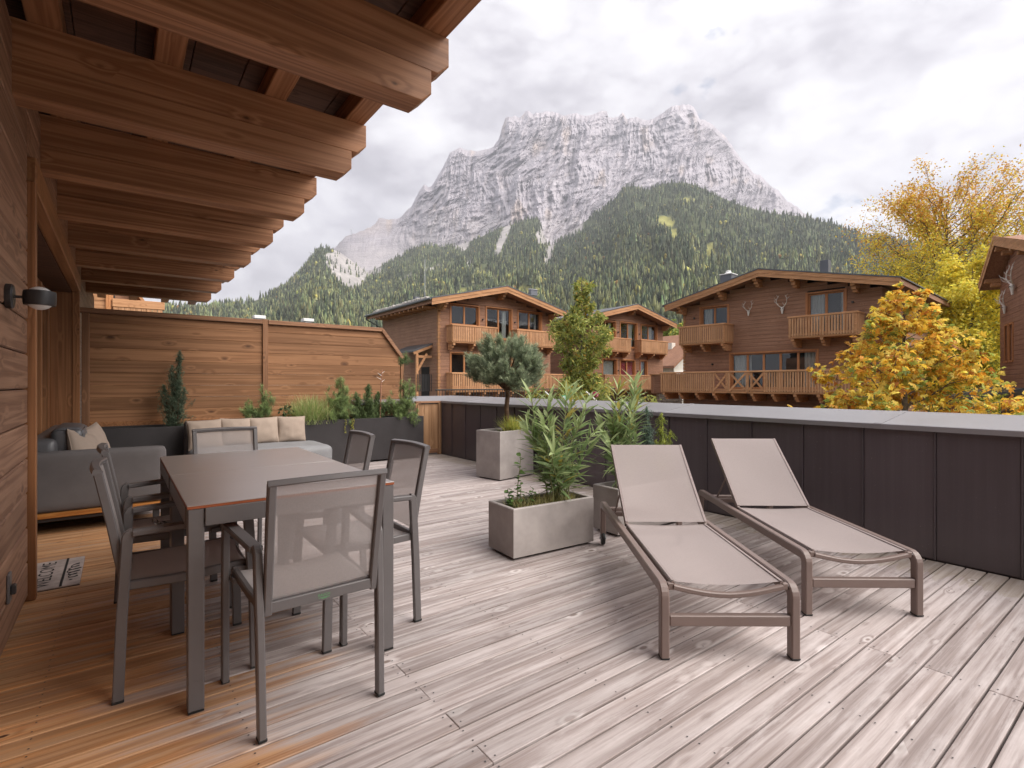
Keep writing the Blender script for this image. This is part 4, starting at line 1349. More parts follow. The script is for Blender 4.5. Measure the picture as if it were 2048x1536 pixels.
planter('low wide grey concrete planter with oleander and a leafy sprout, nearest the table', (2.089, 2.754), (.705, -.043), 0, .712, .322, .345)
planter('low grey concrete planter half hidden behind the nearer sun lounger', (3.055, 2.70), (.85, -.02), 0, .90, .27, .37)

def trough(label, x0, x1):
    t = thing('black_trough', label, 'planter', (x0, 7.53, 0.0), 0, 'black troughs along the fence')
    L, Wd, h = x1 - x0, .46, .665
    b = MB()
    b.box(0, L, 0, .012, .03, h, .002)
    b.box(0, L, Wd - .012, Wd, .03, h, .002)
    b.box(0, .012, .0125, Wd - .0125, .03, h, .002)
    b.box(L - .012, L, .0125, Wd - .0125, .03, h, .002)
    b.box(.0125, L - .0125, .0125, Wd - .0125, .03, .05)
    b.build('box', 'trough', t)
    MB().grid(lambda u_, v_: (.013 + (L - .026) * u_, .013 + (Wd - .026) * v_, h - .05 + .015 * random.uniform(-1, 1)), 24, 6).build('soil', 'soil', t)
    for xx in (.12, L - .12):
        MB().box(xx - .04, xx + .04, .05, Wd - .05, .001, .0295).build('foot', 'rubber', t)
    return t
trough('black trough planter at the left behind the sofas, holding a slim juniper', -.345, 1.32)
trough('black trough planter at the right end of the fence, full of pines and grass', 1.335, 3.90)

# ================================================================== PLANTS
def quads_mesh(name, P, Dr_, Nn, L, Wd, col_, material, fold=.25, shape='lance', curve=0.0):
    """one leaf per row: base P, direction Dr, normal Nn, length L, width Wd; lance = 6-vertex blade, oval, needle = triangle"""
    n = len(P)
    Dr_ = Dr_ / np.linalg.norm(Dr_, axis=1)[:, None]
    S = np.cross(Dr_, Nn)
    ln = np.linalg.norm(S, axis=1)[:, None]
    S = S / np.where(ln < 1e-6, 1, ln)
    U = np.cross(S, Dr_)
    L = np.asarray(L).reshape(-1, 1) * np.ones((n, 1)); Wd = np.asarray(Wd).reshape(-1, 1) * np.ones((n, 1))
    cv_ = np.asarray(curve).reshape(-1, 1) * np.ones((n, 1))
    if shape == 'needle':
        vs = np.stack([P - S * Wd / 2, P + S * Wd / 2, P + Dr_ * L + U * cv_ * L], 1)
        tri = np.array([[0, 1, 2]])
    else:
        st = {'lance': [(0, .12), (.35, 1.0), (.7, .72), (1.0, .02)], 'oval': [(0, .15), (.3, .95), (.65, 1.0), (1.0, .05)], 'blade': [(0, .8), (.35, 1.0), (.7, .7), (1.0, .05)]}[shape]
        pts = []
        for t_, w_ in st:
            cpos = P + Dr_ * L * t_ + U * cv_ * L * (t_ ** 2)
            pts.append(cpos + S * Wd / 2 * w_ + U * Wd * fold * w_ * .5)
            pts.append(cpos - U * 0)
            pts.append(cpos - S * Wd / 2 * w_ + U * Wd * fold * w_ * .5)
        vs = np.stack(pts, 1)
        tri = []
        for a in range(len(st) - 1):
            for b in (0, 1):
                i0 = a * 3 + b
                tri += [(i0, i0 + 1, i0 + 4), (i0, i0 + 4, i0 + 3)]
        tri = np.array(tri)
    k_ = vs.shape[1]
    F_ = (np.arange(n)[:, None, None] * k_ + tri[None]).reshape(-1, 3)
    cc = np.repeat(col_[:, None, :], k_, 1).reshape(-1, 3)
    return np_mesh(name, vs.reshape(-1, 3), F_, 3, material, cc)

def unit(v):
    return v / np.maximum(np.linalg.norm(v, axis=-1, keepdims=True), 1e-9)

def vcol(n, base, sd=.18, alt=None, frac=0.0):
    c = np.ones((n, 3)) * np.array(base)
    if alt is not None:
        k_ = rng.random(n) < frac
        c[k_] = alt
    c = c * rng.normal(1, sd, (n, 1)).clip(.45, 1.7)
    c[:, 0] *= rng.normal(1, .07, n)
    return c.clip(0, 1)

def needle_shoots(name, parent, tips, dirs, ln, nper, nl, nw, base, tipcol, woodr=.003):
    """pine shoots: needles all round a short stem ending at each tip"""
    n = len(tips)
    t_ = rng.random((n, nper)) ** .8
    P = tips[:, None, :] - dirs[:, None, :] * ln * (1 - t_[..., None])
    rnd = unit(rng.normal(size=(n, nper, 3)))
    rnd = unit(rnd - (rnd * dirs[:, None, :]).sum(-1, keepdims=True) * dirs[:, None, :])
    fw = .55 + 1.3 * t_[..., None] ** 3
    D_ = unit(rnd + dirs[:, None, :] * fw)
    P = P.reshape(-1, 3); D_ = D_.reshape(-1, 3)
    m = n * nper
    shade_ = rng.normal(1, .16, (n, 1, 1)).clip(.6, 1.5)
    cc = (np.array(base) * (1 - t_[..., None] ** 2) + np.array(tipcol) * t_[..., None] ** 2) * shade_ * rng.normal(1, .12, (n, nper, 1)).clip(.6, 1.5)
    me = quads_mesh(name, P, D_, unit(rng.normal(size=(m, 3))), nl * rng.uniform(.75, 1.2, m), nw, cc.reshape(-1, 3).clip(0, 1), 'needle', shape='needle')
    return link(name, me, parent)

# round clipped pine
pc = np.array([3.965, 5.365, 1.455])
pine = thing('clipped_pine', 'round clipped pine on a bare trunk growing in the tall planter', 'tree', (3.965, 5.365, .57))
trk = [(0, 0, 0), (.008, .0, .14), (-.006, .006, .30), (.010, .0, .46), (.0, 0, .58)]
MB().tube(trk, [.036, .031, .029, .030, .026], 12).build('trunk', 'bark', pine, True)
br = MB()
tips, dirs = [], []
for k_ in range(64):
    th = rng.uniform(0, 2 * math.pi); ph = math.acos(rng.uniform(-.85, 1))
    lob = 1 + .16 * math.sin(3 * th + 1.2) * math.sin(ph) + rng.normal(0, .07)
    e = np.array([math.sin(ph) * math.cos(th) * .44, math.sin(ph) * math.sin(th) * .44, math.cos(ph) * .345]) * lob
    if e[2] < -.25: e[2] = -.25 + rng.uniform(-.05, .05)
    c = e + np.array([0, 0, .885])
    a = np.array([rng.normal(0, .02), rng.normal(0, .02), .50 + .22 * rng.random()])
    mid = a * .45 + c * .55 - np.array([0, 0, .03])
    br.tube([a, mid, c], [.011, .007, .003], 5)
    nsub = 30
    for q in range(nsub):
        f_ = rng.uniform(.62, 1.0)
        p_ = a * (1 - f_) + c * f_ + rng.normal(0, .034, 3)
        o_ = unit(p_ - np.array([0, 0, .74]))
        d_ = unit(o_ * .75 + np.array([0, 0, .75]) + rng.normal(0, .28, 3))
        tips.append(p_ + d_ * rng.uniform(.02, .065)); dirs.append(d_)
br.build('branches', 'bark', pine)
needle_shoots('crown', pine, np.array(tips), np.array(dirs), .085, 62, .050, .0030, (.150, .195, .115), (.43, .49, .315))

def grass_tuft(name, label, loc, n, h, spread, cols3, cat='grass', group='ornamental grass tufts', wd=.006, lean=.9, rect=None):
    t = thing(name, label, cat, loc, 0, group)
    P = np.column_stack([rng.normal(0, spread * .25, n), rng.normal(0, spread * .25, n), np.zeros(n) - .01])
    if rect: P = np.column_stack([rng.uniform(-rect[0], rect[0], n), rng.uniform(-rect[1], rect[1], n), np.zeros(n) - .01])
    a = rng.uniform(0, 2 * math.pi, n)
    out_ = np.column_stack([np.cos(a), np.sin(a), np.zeros(n)])
    li = rng.uniform(.15, lean, n)[:, None]
    D_ = unit(out_ * li + np.array([0, 0, 1.0]))
    N_2 = unit(-out_ + np.array([0, 0, .6]))
    cc = np.array(cols3)[rng.integers(0, len(cols3), n)] * rng.normal(1, .15, (n, 1)).clip(.6, 1.4)
    me = quads_mesh('blades', P, D_, N_2, h * rng.uniform(.6, 1.15, n), wd, cc.clip(0, 1), 'leaf', shape='blade', curve=-.38 * li[:, 0] * rng.uniform(.5, 1.5, n), fold=.3)
    link('blades', me, t)
    return t
grass_tuft('grass_tuft', 'yellow green grass tuft under the clipped pine in the tall planter', (4.01, 5.30, .565), 520, .24, .19, [(.48, .50, .09), (.40, .46, .13), (.62, .56, .17)])
grass_tuft('grass_tuft', 'tall pale striped grass tuft in the trough right of the sofa', (2.18, 7.70, .62), 950, .42, .40, [(.42, .46, .20), (.52, .52, .25), (.30, .40, .13)], wd=.008, lean=.8)
grass_tuft('dry_grass', 'low dry yellowish grass filling the low wide planter', (2.455, 2.895, .305), 900, .105, .62, [(.38, .33, .12), (.30, .31, .09), (.46, .39, .20)], wd=.003, lean=1.1, rect=(.27, .10))

# oleanders
def oleander(label, loc, stems, hgt, spread, tall=None, ymul=1.0):
    t = thing('oleander', label, 'shrub', loc, 0, 'oleanders in planters')
    P, D_, N_2, L_, W_, C_ = [], [], [], [], [], []
    st = MB()
    for k_ in range(stems):
        a = rng.uniform(0, 2 * math.pi)
        out_ = np.array([math.cos(a), math.sin(a) * ymul, 0]) * rng.uniform(.1, 1)
        hh = hgt * rng.uniform(.55, 1.0)
        if tall is not None and k_ < len(tall):
            out_ = np.array([tall[k_][0], tall[k_][1], 0]); hh = tall[k_][2]
            sp = 1.0
        else:
            sp = spread
        base_ = np.array([rng.normal(0, .05), rng.normal(0, .035), 0])
        pts = [base_ + out_ * sp * (f_ ** 1.35) + np.array([0, 0, hh * f_]) + rng.normal(0, .008, 3) * (f_ > 0) for f_ in np.linspace(0, 1, 7)]
        st.tube(pts, list(np.linspace(.0065, .003, 7)), 5)
        yell = rng.random() < .12
        for f_ in np.linspace(.22, 1.0, int(9 + hh * 9)):
            i = min(5, int(f_ * 6)); q = f_ * 6 - i
            p_ = pts[i] * (1 - q) + pts[i + 1] * q
            tg = unit(pts[i + 1] - pts[i])
            ph0 = rng.uniform(0, 6.28)
            for w_ in range(3 if f_ < .97 else 5):
                an = ph0 + w_ * 2.09 + rng.normal(0, .25)
                r1 = unit(np.cross(tg, [.3, .5, .1])); r2 = np.cross(tg, r1)
                o_ = r1 * math.cos(an) + r2 * math.sin(an)
                up = .55 + .75 * f_ ** 3 + rng.normal(0, .18)
                d_ = unit(o_ + tg * up)
                P.append(p_); D_.append(d_); N_2.append(unit(tg - d_ * (tg @ d_) + 1e-4))
                L_.append(rng.uniform(.10, .19)); W_.append(rng.uniform(.018, .030))
                c_ = np.array([.215, .300, .125]) * rng.normal(1, .2)
                if rng.random() < .25: c_ = np.array([.36, .43, .20]) * rng.normal(1, .12)
                if f_ > .93: c_ = np.array([.42, .51, .24]) * rng.normal(1, .1)
                if yell and rng.random() < .3: c_ = np.array([.42, .35, .09])
                C_.append(c_)
    st.build('stems', plain_stem, t)
    me = quads_mesh('foliage', np.array(P), np.array(D_), np.array(N_2), np.array(L_), np.array(W_), np.array(C_).clip(.02, 1), 'leaf', shape='lance', curve=rng.normal(-.12, .12, len(P)), fold=.35)
    link('foliage', me, t)
    return t
plain_stem = plain('green stem', (.20, .21, .09), .7, 0, .2, 20)
oleander('tall oleander with narrow green leaves in the low wide planter', (2.60, 2.87, .30), 14, .68, .38,
         [(.10, -.02, .83), (-.20, .06, .77), (.26, -.05, .72), (-.05, .03, .74), (.18, .05, .80), (-.32, .08, .52), (.34, -.08, .50)], .55)
oleander('pale tipped oleander in the planter behind the nearer sun lounger', (3.32, 2.83, .33), 13, .62, .24,
         [(.02, .0, .80), (.07, .03, .86), (.11, -.02, .82), (-.10, .02, .66), (.15, .02, .74), (-.18, -.02, .56)], .6)

# small leafy sprout in the low planter
sp = thing('leafy_sprout', 'small upright broad leaved sprout at the left of the low wide planter', 'plant', (2.235, 2.90, .31))
P, D_, N_2, L_, W_, C_ = [], [], [], [], [], []
stm = MB()
for (ox, oy, hh, lx) in ((.0, .0, .36, .02), (-.03, .02, .14, -.05), (.06, -.03, .12, .05), (.01, -.04, .17, -.02), (.10, .0, .09, .05), (-.04, -.03, .09, -.04)):
    pts = [np.array([ox + lx * f_, oy + .01 * math.sin(f_ * 5), hh * f_]) for f_ in np.linspace(0, 1, 6)]
    stm.tube(pts, list(np.linspace(.004, .002, 6)), 5)
    for f_ in np.linspace(.2, 1, int(6 + hh * 45)):
        i = min(4, int(f_ * 5)); q = f_ * 5 - i
        p_ = pts[i] * (1 - q) + pts[i + 1] * q
        an = rng.uniform(0, 6.28)
        d_ = unit(np.array([math.cos(an), math.sin(an), rng.uniform(-.3, .6)]))
        P.append(p_); D_.append(d_); N_2.append(np.array([0, 0, 1.0]) + rng.normal(0, .3, 3)); L_.append(rng.uniform(.03, .055)); W_.append(rng.uniform(.02, .034))
        C_.append(np.array([.10, .17, .045]) * rng.normal(1, .22))
stm.build('stems', plain_stem, sp)
link('foliage', quads_mesh('foliage', np.array(P), np.array(D_), unit(np.array(N_2)), np.array(L_), np.array(W_), np.array(C_).clip(.02, 1), 'leaf', shape='oval', curve=-.15), sp)

# scale-leaved conifers (juniper, cypress, arborvitae): plumes of tiny upright sprays
def plume_shrub(label, loc, plumes, col_, tip, name='juniper', spr=.017, dens=190, wd=.0026, group=None, per=56, ln=.10):
    t = thing(name, label, 'shrub', loc, 0, group)
    T_, D_ = [], []
    st = MB()
    for (bx, by, tx, ty, h0, h1, rr) in plumes:
        n = int(dens * (h1 - h0) * (rr / .06))
        f_ = rng.random(n) ** .8
        prof_ = np.where(f_ < .25, .45 + f_ * 2.2, (1 - f_) * 1.25 + .08).clip(0, 1)
        clump = 1 + .7 * pnoise(f_ * 7 + bx * 31, f_ * 0 + 3.0 + by)
        a = rng.uniform(0, 6.283, n)
        clump = clump * (1 + .35 * np.sin(a * 2 + f_ * 9 + bx * 40))
        r_ = rr * 1.25 * prof_ * clump * (.2 + 1.0 * rng.random(n))
        o_ = np.column_stack([np.cos(a), np.sin(a), np.zeros(n)])
        ax_ = np.column_stack([bx + (tx - bx) * f_ ** 1.4, by + (ty - by) * f_ ** 1.4, h0 + (h1 - h0) * f_])
        T_.append(ax_ + o_ * r_[:, None])
        D_.append(unit(o_ * .75 + np.array([0, 0, 1.0]) + rng.normal(0, .38, (n, 3))))
        st.tube([(bx, by, 0), ((bx + tx) / 2, (by + ty) / 2, (h0 + h1) / 2), (tx, ty, h1 * .93)], [.008, .006, .002], 5)
    st.build('stems', 'bark', t)
    needle_shoots('foliage', t, np.vstack(T_), np.vstack(D_), ln, per, spr, wd, col_, tip)
    return t
plume_shrub('slim dark green juniper standing in the trough against the fence', (.555, 7.76, .62),
            [(0, 0, .05, 0, .02, .99, .10), (-.02, .0, -.035, 0, .02, .80, .105), (.03, 0, .10, .0, .02, .52, .085), (-.05, 0, -.125, .02, .05, .56, .085), (.02, -.03, .03, -.05, .02, .62, .09), (-.06, .02, -.16, 0, .15, .48, .05)],
            (.070, .105, .065), (.185, .24, .155))
plume_shrub('blue green cypress plume beside the pale oleander', (3.60, 2.86, .33),
            [(0, 0, .0, 0, .0, .66, .055), (-.02, 0, -.03, 0, .0, .50, .05), (.03, .0, .04, 0, .0, .52, .05)], (.085, .13, .095), (.24, .33, .25), 'cypress', wd=.003)
plume_shrub('small bright yellow green arborvitae behind the sun loungers', (3.82, 2.88, .33),
            [(0, 0, .01, 0, .0, .60, .052), (.09, 0, .14, 0, .0, .44, .045), (.05, .02, .07, 0, .0, .40, .05), (-.06, 0, -.07, 0, .0, .36, .045)], (.18, .23, .05), (.48, .52, .11), 'arborvitae', wd=.0034)

# mountain pines and others in the trough
def mugo(label, loc, arms, nl=.055, col_=(.125, .175, .065), tip=(.33, .43, .165), per=14, jit=.05):
    t = thing('mountain_pine', label, 'shrub', loc, 0, 'mountain pines in the trough')
    st = MB()
    tips, dirs = [], []
    for (x, y, z_, n) in arms:
        st.tube([(0, 0, 0), (x * .45, y * .45, z_ * .55), (x, y, z_)], [.014, .010, .004], 6)
        for k_ in range(n):
            f_ = rng.uniform(.35, 1.0)
            p_ = np.array([x, y, z_]) * f_ + rng.normal(0, jit, 3)
            d_ = unit(np.array([x, y, z_]) * .6 + np.array([0, 0, .35]) + rng.normal(0, .2, 3))
            tips.append(p_ + d_ * .03); dirs.append(d_)
    st.build('branches', 'bark', t)
    needle_shoots('foliage', t, np.array(tips), np.array(dirs), .085, 75, nl, .0029, col_, tip)
    return t
mugo('small mountain pine behind the sofa beside the fence post', (1.50, 7.74, .62), [(-.16, 0, .24, 30), (.10, 0, .44, 24), (.17, .02, .30, 24), (-.05, .02, .2, 24), (.08, -.03, .22, 20)])
mugo('bushy mountain pine leaning over the trough edge in its middle', (2.60, 7.72, .60), [(.02, -.02, .62, 46), (-.14, -.06, .40, 34), (.12, 0, .50, 38), (-.20, -.16, .16, 26), (.05, -.20, .20, 30), (-.02, -.1, .36, 34)], nl=.062, per=16)
mugo('upright mountain pine with a separate top tuft at the right end of the trough', (3.62, 7.70, .60), [(.02, .0, .98, 0), (.03, 0, .62, 34), (.15, -.05, .52, 30), (.05, -.14, .34, 36), (-.16, -.06, .28, 32), (.12, -.22, .04, 36), (-.10, -.14, .10, 28), (-.30, -.05, .30, 22)], nl=.058)
t_ = bpy.data.objects['mountain_pine.002']
tp = np.array([.025, 0, .98]) + rng.normal(0, .045, (26, 3))
needle_shoots('top_tuft', t_, tp, unit(np.array([0, 0, .7]) + rng.normal(0, .5, (26, 3))), .08, 80, .055, .0022, (.075, .115, .042), (.20, .275, .105))
plume_shrub('loose mid green juniper bush in the middle right of the trough', (3.05, 7.76, .60),
            [(0, 0, .02, 0, .0, .58, .12), (-.1, 0, -.18, 0, .0, .46, .11), (.1, 0, .18, 0, .0, .46, .11), (.0, -.05, .0, -.14, .0, .36, .11), (.15, 0, .30, -.05, .0, .30, .09), (-.15, 0, -.28, -.05, .0, .28, .08)],
            (.085, .125, .050), (.24, .32, .13), 'juniper', spr=.024, dens=240, wd=.003)
# bare stick
ds = thing('dead_stem', 'bare reddish dead stem rising from the trough juniper', 'stem', (3.23, 7.70, .61))
MB().tube([(0, 0, 0), (.012, 0, .3), (.02, 0, .55), (.035, 0, .80)], [.013, .011, .009, .007], 7).build('stick', plain('reddish bark', (.34, .16, .10), .85, 0, .4, 30, .5, 60), ds, True)
sk = MB()
for z_, dx in ((.64, -.08), (.70, -.06), (.60, .05), (.73, .05)):
    sk.tube([(.025, 0, z_), (.025 + dx, 0, z_ + .04)], [.005, .002], 5)
sk.build('twigs', 'bone', ds)
# stonecrop hanging over the edge
hs = thing('hanging_stonecrop', 'yellow green stonecrop strands hanging over the trough edge', 'plant', (2.62, 7.515, .66))
P, D_ = [], []
for sx, ll in ((0, .20), (.09, .27), (.12, .16)):
    for k_ in range(60):
        f_ = k_ / 59
        P.append((sx + .01 * math.sin(f_ * 7) + rng.normal(0, .004), -.004 - .008 * rng.random(), .01 - ll * f_)); D_.append(unit(rng.normal(0, 1, 3) + np.array([0, -.4, -.3])))
P = np.array(P); n = len(P)
link('strands', quads_mesh('strands', P, np.array(D_), unit(rng.normal(size=(n, 3))), .016, .009, vcol(n, (.44, .42, .09), .15), 'leaf', shape='oval'), hs)
# small broadleaf by the sofa
bl = thing('small_broadleaf', 'little dark leaved plant between mountain pine and grass in the trough', 'plant', (1.83, 7.70, .62))
n = 90
P = np.column_stack([rng.normal(0, .05, n), rng.normal(0, .03, n), rng.uniform(0, .26, n)])
link('foliage', quads_mesh('foliage', P, unit(rng.normal(size=(n, 3))), unit(rng.normal(size=(n, 3)) + np.array([0, 0, 1])), .05, .03, vcol(n, (.09, .14, .07), .2), 'leaf', shape='oval'), bl)
# ================================================================== CHALETS
def board_rows(length, topz, openings, z0=-3.0, pitch=.20, y0=0.0, y1=.06, gap=.010, along='x', at=0.0):
    """horizontal cladding boards as real strips with open joints; topz(s) gives the roof underside; openings = (s0, s1, z0, z1)"""
    m = MB()
    z = z0
    ss = np.linspace(0, length, 400)
    tz = np.array([topz(s) for s in ss])
    while z < tz.max():
        zt_ = z + pitch - gap
        ok = ss[tz >= zt_ - .02]
        if len(ok) < 2: break
        segs = [(ok[0], ok[-1])]
        for a, b, c, d in openings:
            if c < zt_ - .03 and d > z + .03:
                ns = []
                for p, q in segs:
                    if b <= p or a >= q: ns.append((p, q)); continue
                    if a > p: ns.append((p, a))
                    if b < q: ns.append((b, q))
                segs = ns
        for p, q in segs:
            if q - p < .02: continue
            jog = random.uniform(-.004, .004)
            if along == 'x': m.box(p, q, y0 + jog, y1, z, zt_)
            else: m.box(at - .06, at + jog, p, q, z, zt_) if at > 0 else m.box(at + jog, at + .06, p, q, z, zt_)
        z += pitch
    return m

def make_chalet(name, label, loc, rz, W, ax, apex, slope, xl, xr, L, windows, balconies, lamps, chimneys, ov=.9, corbels=(), side_left=True, group='brown timber chalets'):
    t = thing(name, label, 'house', loc, rz, group)
    zt = lambda x: apex - slope * abs(x - ax)
    TH = .30
    op = [(w_[0], w_[1], w_[2], w_[3]) for w_ in windows]
    wl = board_rows(W, lambda s: zt(s) - TH, op).build('front_wall', 'chalet_wood', t, kind='stuff')
    if side_left:
        board_rows(L, lambda s: zt(0) - TH, [], along='y', at=0.0).build('side_wall', 'chalet_side', t, kind='stuff')
    board_rows(L, lambda s: zt(W) - TH, [], along='y', at=W).build('side_wall', 'chalet_side', t, kind='stuff')
    c = MB()
    c.prism([(.07, .55, -3), (W - .07, .55, -3), (W - .07, .55, zt(W) - TH - .05), (ax, .55, apex - TH - .05), (.07, .55, zt(0) - TH - .05)], (0, L - .6, 0))
    # thin lining just behind the boards, open at the windows
    xs = sorted(set([.065, W - .065] + [v for w_ in windows for v in w_[:2]]))
    for a, b in zip(xs[:-1], xs[1:]):
        mid = (a + b) / 2
        blk = sorted((w_[2], w_[3]) for w_ in windows if w_[0] <= mid <= w_[1])
        zz = -3.0
        for p, q in blk + [(min(zt(a), zt(b)) - TH - .06, 99)]:
            if p > zz: c.box(a, b, .062, .085, zz, p)
            zz = q
    c.build('inner_wall', 'dark_void', t)
    # dovetailed corner ends
    q = MB()
    z = -3.0; k = 0
    while z < zt(0) - TH - .2:
        o_ = .03 if k % 2 else 0
        q.box(-.035, .075 + o_ * 1.5, -.03, .0, z + .012, z + .19)
        q.box(-.035, -.008, .001, .10 + (.03 - o_) * 2, z + .012, z + .19) if side_left else None
        z += .20; k += 1
    q.build('corner_joints', 'corner_wood', t, kind='stuff')
    # roof
    r = MB()
    sl = math.atan(slope)
    for (xa, xb) in ((xl, ax), (xr, ax)):
        r.prism([(xa, -ov, zt(xa) - TH), (xb, -ov, zt(xb) - TH), (xb, -ov, zt(xb) - .04), (xa, -ov, zt(xa) - .04)], (0, L + ov + .6, 0))
    rf = r.build('roof', 'chalet_wood', t)
    sh = MB()
    for (xa, xb) in ((xl - .06, ax), (xr + .06, ax)):
        sh.prism([(xa, -ov - .07, zt(xa) - .038), (xb, -ov - .07, zt(xb) - .038), (xb, -ov - .07, zt(xb) + .02), (xa, -ov - .07, zt(xa) + .02)], (0, L + ov + .75, 0))
    sh.build('roof_sheet', 'roof_metal', rf)
    for (xa, xb) in ((xl, ax), (xr, ax)):
        for (ya, yb, d0, d1) in ((-ov - .045, -ov - .002, .04, .225), (-ov - .022, -ov - .001, .227, .40)):
            MB().prism([(xa, ya, zt(xa) - d1), (xb, ya, zt(xb) - d1), (xb, ya, zt(xb) - d0), (xa, ya, zt(xa) - d0)], (0, yb - ya, 0)).build('fascia', 'chalet_trim', rf)
    # gutter and stones holding the snow guard on the left eave
    gut = MB().tube([(xl - .10, -ov - .05, zt(xl) - .06), (xl - .10, L + .6, zt(xl) - .06)], .07, 8)
    gut.build('gutter', 'roof_metal', rf, True)
    MB().tube([(xl - .10, L + .45, zt(xl) - .1), (xl - .08, L + .45, zt(xl) - .3), (-.10, L + .1, zt(xl) - .85), (-.10, L + .1, -3)], .045, 7).build('downpipe', 'roof_metal', rf, True)
    stn = MB()
    for i in range(int(L * 3.6)):
        yy = -.3 + i / 3.6
        hx_ = random.uniform(.05, .13)
        stn.box(xl - .03, xl + .2 + random.uniform(.0, .2), yy, yy + random.uniform(.18, .26), zt(xl) + .021, zt(xl) + .08 + hx_, .035)
    stn.build('roof_ballast', 'roof_stone', rf, kind='stuff')
    for i in range(int(L / .62)):
        yy = .25 + i * .62
        MB().box(xl + .05, .0, yy, yy + .12, zt(xl) - TH - .13, zt(xl) - TH - .002, .01).build('rafter_tail', 'chalet_trim', rf)
    for (cx, cy, cw, chh, capcol) in chimneys:
        zb = zt(cx)
        cm = MB().box(cx - cw / 2, cx + cw / 2, cy - cw / 2, cy + cw / 2, zb - .3, zb + chh, .01).build('chimney', 'chimney', rf)
    # purlin ends (stepped corbels under the verge)
    for cx in corbels:
        zc = zt(cx) - .36
        m = MB()
        for (yo, zo, hh) in ((-ov + .10, .0, .15), (-ov + .28, -.145, .15), (-ov + .46, -.29, .12)):
            m.box(cx - .10, cx + .10, yo, .0, zc + zo - hh, zc + zo, .015)
        m.build('purlin_end', 'chalet_trim', t)
    # windows
    for wdw in windows:
        x0, x1, z0, z1, n, cur = wdw[:6]
        f = MB()
        cs = .075
        f.box(x0 - cs, x1 + cs, -.035, .0605, z1, z1 + cs)
        f.box(x0 - cs, x1 + cs, -.05, .0605, z0 - cs, z0)
        f.box(x0 - cs, x0, -.035, .0605, z0 + .001, z1 - .001)
        f.box(x1, x1 + cs, -.035, .0605, z0 + .001, z1 - .001)
        # reveal and sashes
        f.box(x0, x0 + .05, .0, .30, z0 + .002, z1 - .002)
        f.box(x1 - .05, x1, .0, .30, z0 + .002, z1 - .002)
        f.box(x0 + .05, x1 - .05, .10, .17, z1 - .07, z1 - .002)
        f.box(x0 + .05, x1 - .05, .10, .17, z0 + .002, z0 + .07)
        st_ = (x1 - x0 - .1) / n
        for i in range(n + 1):
            xx = x0 + .05 + i * st_
            f.box(max(x0 + .051, xx - .055), min(x1 - .051, xx + .055), .09, .16, z0 + .071, z1 - .071)
        w_o = f.build('window', 'chalet_frame', t)
        for i in range(n):
            MB().box(x0 + .05 + i * st_ + .055, x0 + .05 + (i + 1) * st_ - .055, .125, .135, z0 + .072, z1 - .072).build('pane', 'glass', w_o)
        for (a, b, mt_) in cur:
            m = MB()
            xa, xb = x0 + (x1 - x0) * a, x0 + (x1 - x0) * b
            if mt_ == 'red':
                m.box(xa, xb, .17, .18, z0 + (z1 - z0) * .45, z1 - .05)
            else:
                m.grid(lambda u_, v_: (xa + (xb - xa) * u_, .24 + .035 * math.sin(u_ * (xb - xa) * 42), z0 + .02 + (z1 - z0 - .05) * v_), 28, 1)
            m.build('curtain', 'red' if mt_ == 'red' else 'curtain', w_o)
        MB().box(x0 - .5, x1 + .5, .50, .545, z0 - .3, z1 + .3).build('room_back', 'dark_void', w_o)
    # balconies
    for bal in balconies:
        x0, x1, pj, z0, z1 = bal[:5]
        xp = bal[5] if len(bal) > 5 else []
        nb = bal[6] if len(bal) > 6 else max(2, int((x1 - x0) / .95) + 1)
        b = MB()
        b.box(x0, x1, -pj, -.04, z0 - .10, z0, .01)
        b.box(x0 - .05, x1 + .05, -pj - .06, -pj + .07, z1 - .09, z1, .012)
        b.box(x0 - .05, x0 + .07, -pj + .071, -.04, z1 - .09, z1, .012)
        b.box(x1 - .07, x1 + .05, -pj + .071, -.04, z1 - .09, z1, .012)
        b.box(x0, x1, -pj - .02, -pj + .03, z0 + .04, z0 + .12)
        npost = max(2, int(round((x1 - x0) / 1.25)) + 1)
        posts = [x0 + .05 + (x1 - x0 - .1) * i / (npost - 1) for i in range(npost)]
        for xx in posts:
            b.box(xx - .05, xx + .05, -pj - .015, -pj + .085, z0 + .001, z1 - .091, .006)
        bo = b.build('balcony', 'chalet_trim', t)
        s = MB()
        P_ = .122
        xx = x0 + .04
        while xx < x1 - .09:
            if not any(a <= xx + .04 <= c_ for a, c_ in xp):
                s.box(xx, xx + .080, -pj - .040, -pj - .0205, z0 - .02, z1 - .10)
            xx += P_
        yy = -pj + .06
        while yy < -.10:
            s.box(x0 - .03, x0 - .01, yy, yy + .080, z0 - .02, z1 - .10)
            s.box(x1 + .01, x1 + .03, yy, yy + .080, z0 - .02, z1 - .10)
            yy += P_
        s.build('slat_panel', 'chalet_slat', bo, kind='stuff')
        for a, c_ in xp:
            for (p, q) in (((a + .05, z0 + .06), (c_ - .05, z1 - .12)), ((a + .05, z1 - .12), (c_ - .05, z0 + .06))):
                yq = -pj - .03 + (.02 if p[1] > q[1] else 0)
                MB().beam((p[0], yq, p[1]), (q[0], yq, q[1]), .02, .10).build('cross_brace', 'chalet_trim', bo)
            MB().box(a - .05, a + .05, -pj - .035, -pj - .0205, z0 - .02, z1 - .10).build('brace_post', 'chalet_trim', bo)
            MB().box(c_ - .05, c_ + .05, -pj - .036, -pj - .0205, z0 - .02, z1 - .10).build('brace_post', 'chalet_trim', bo)
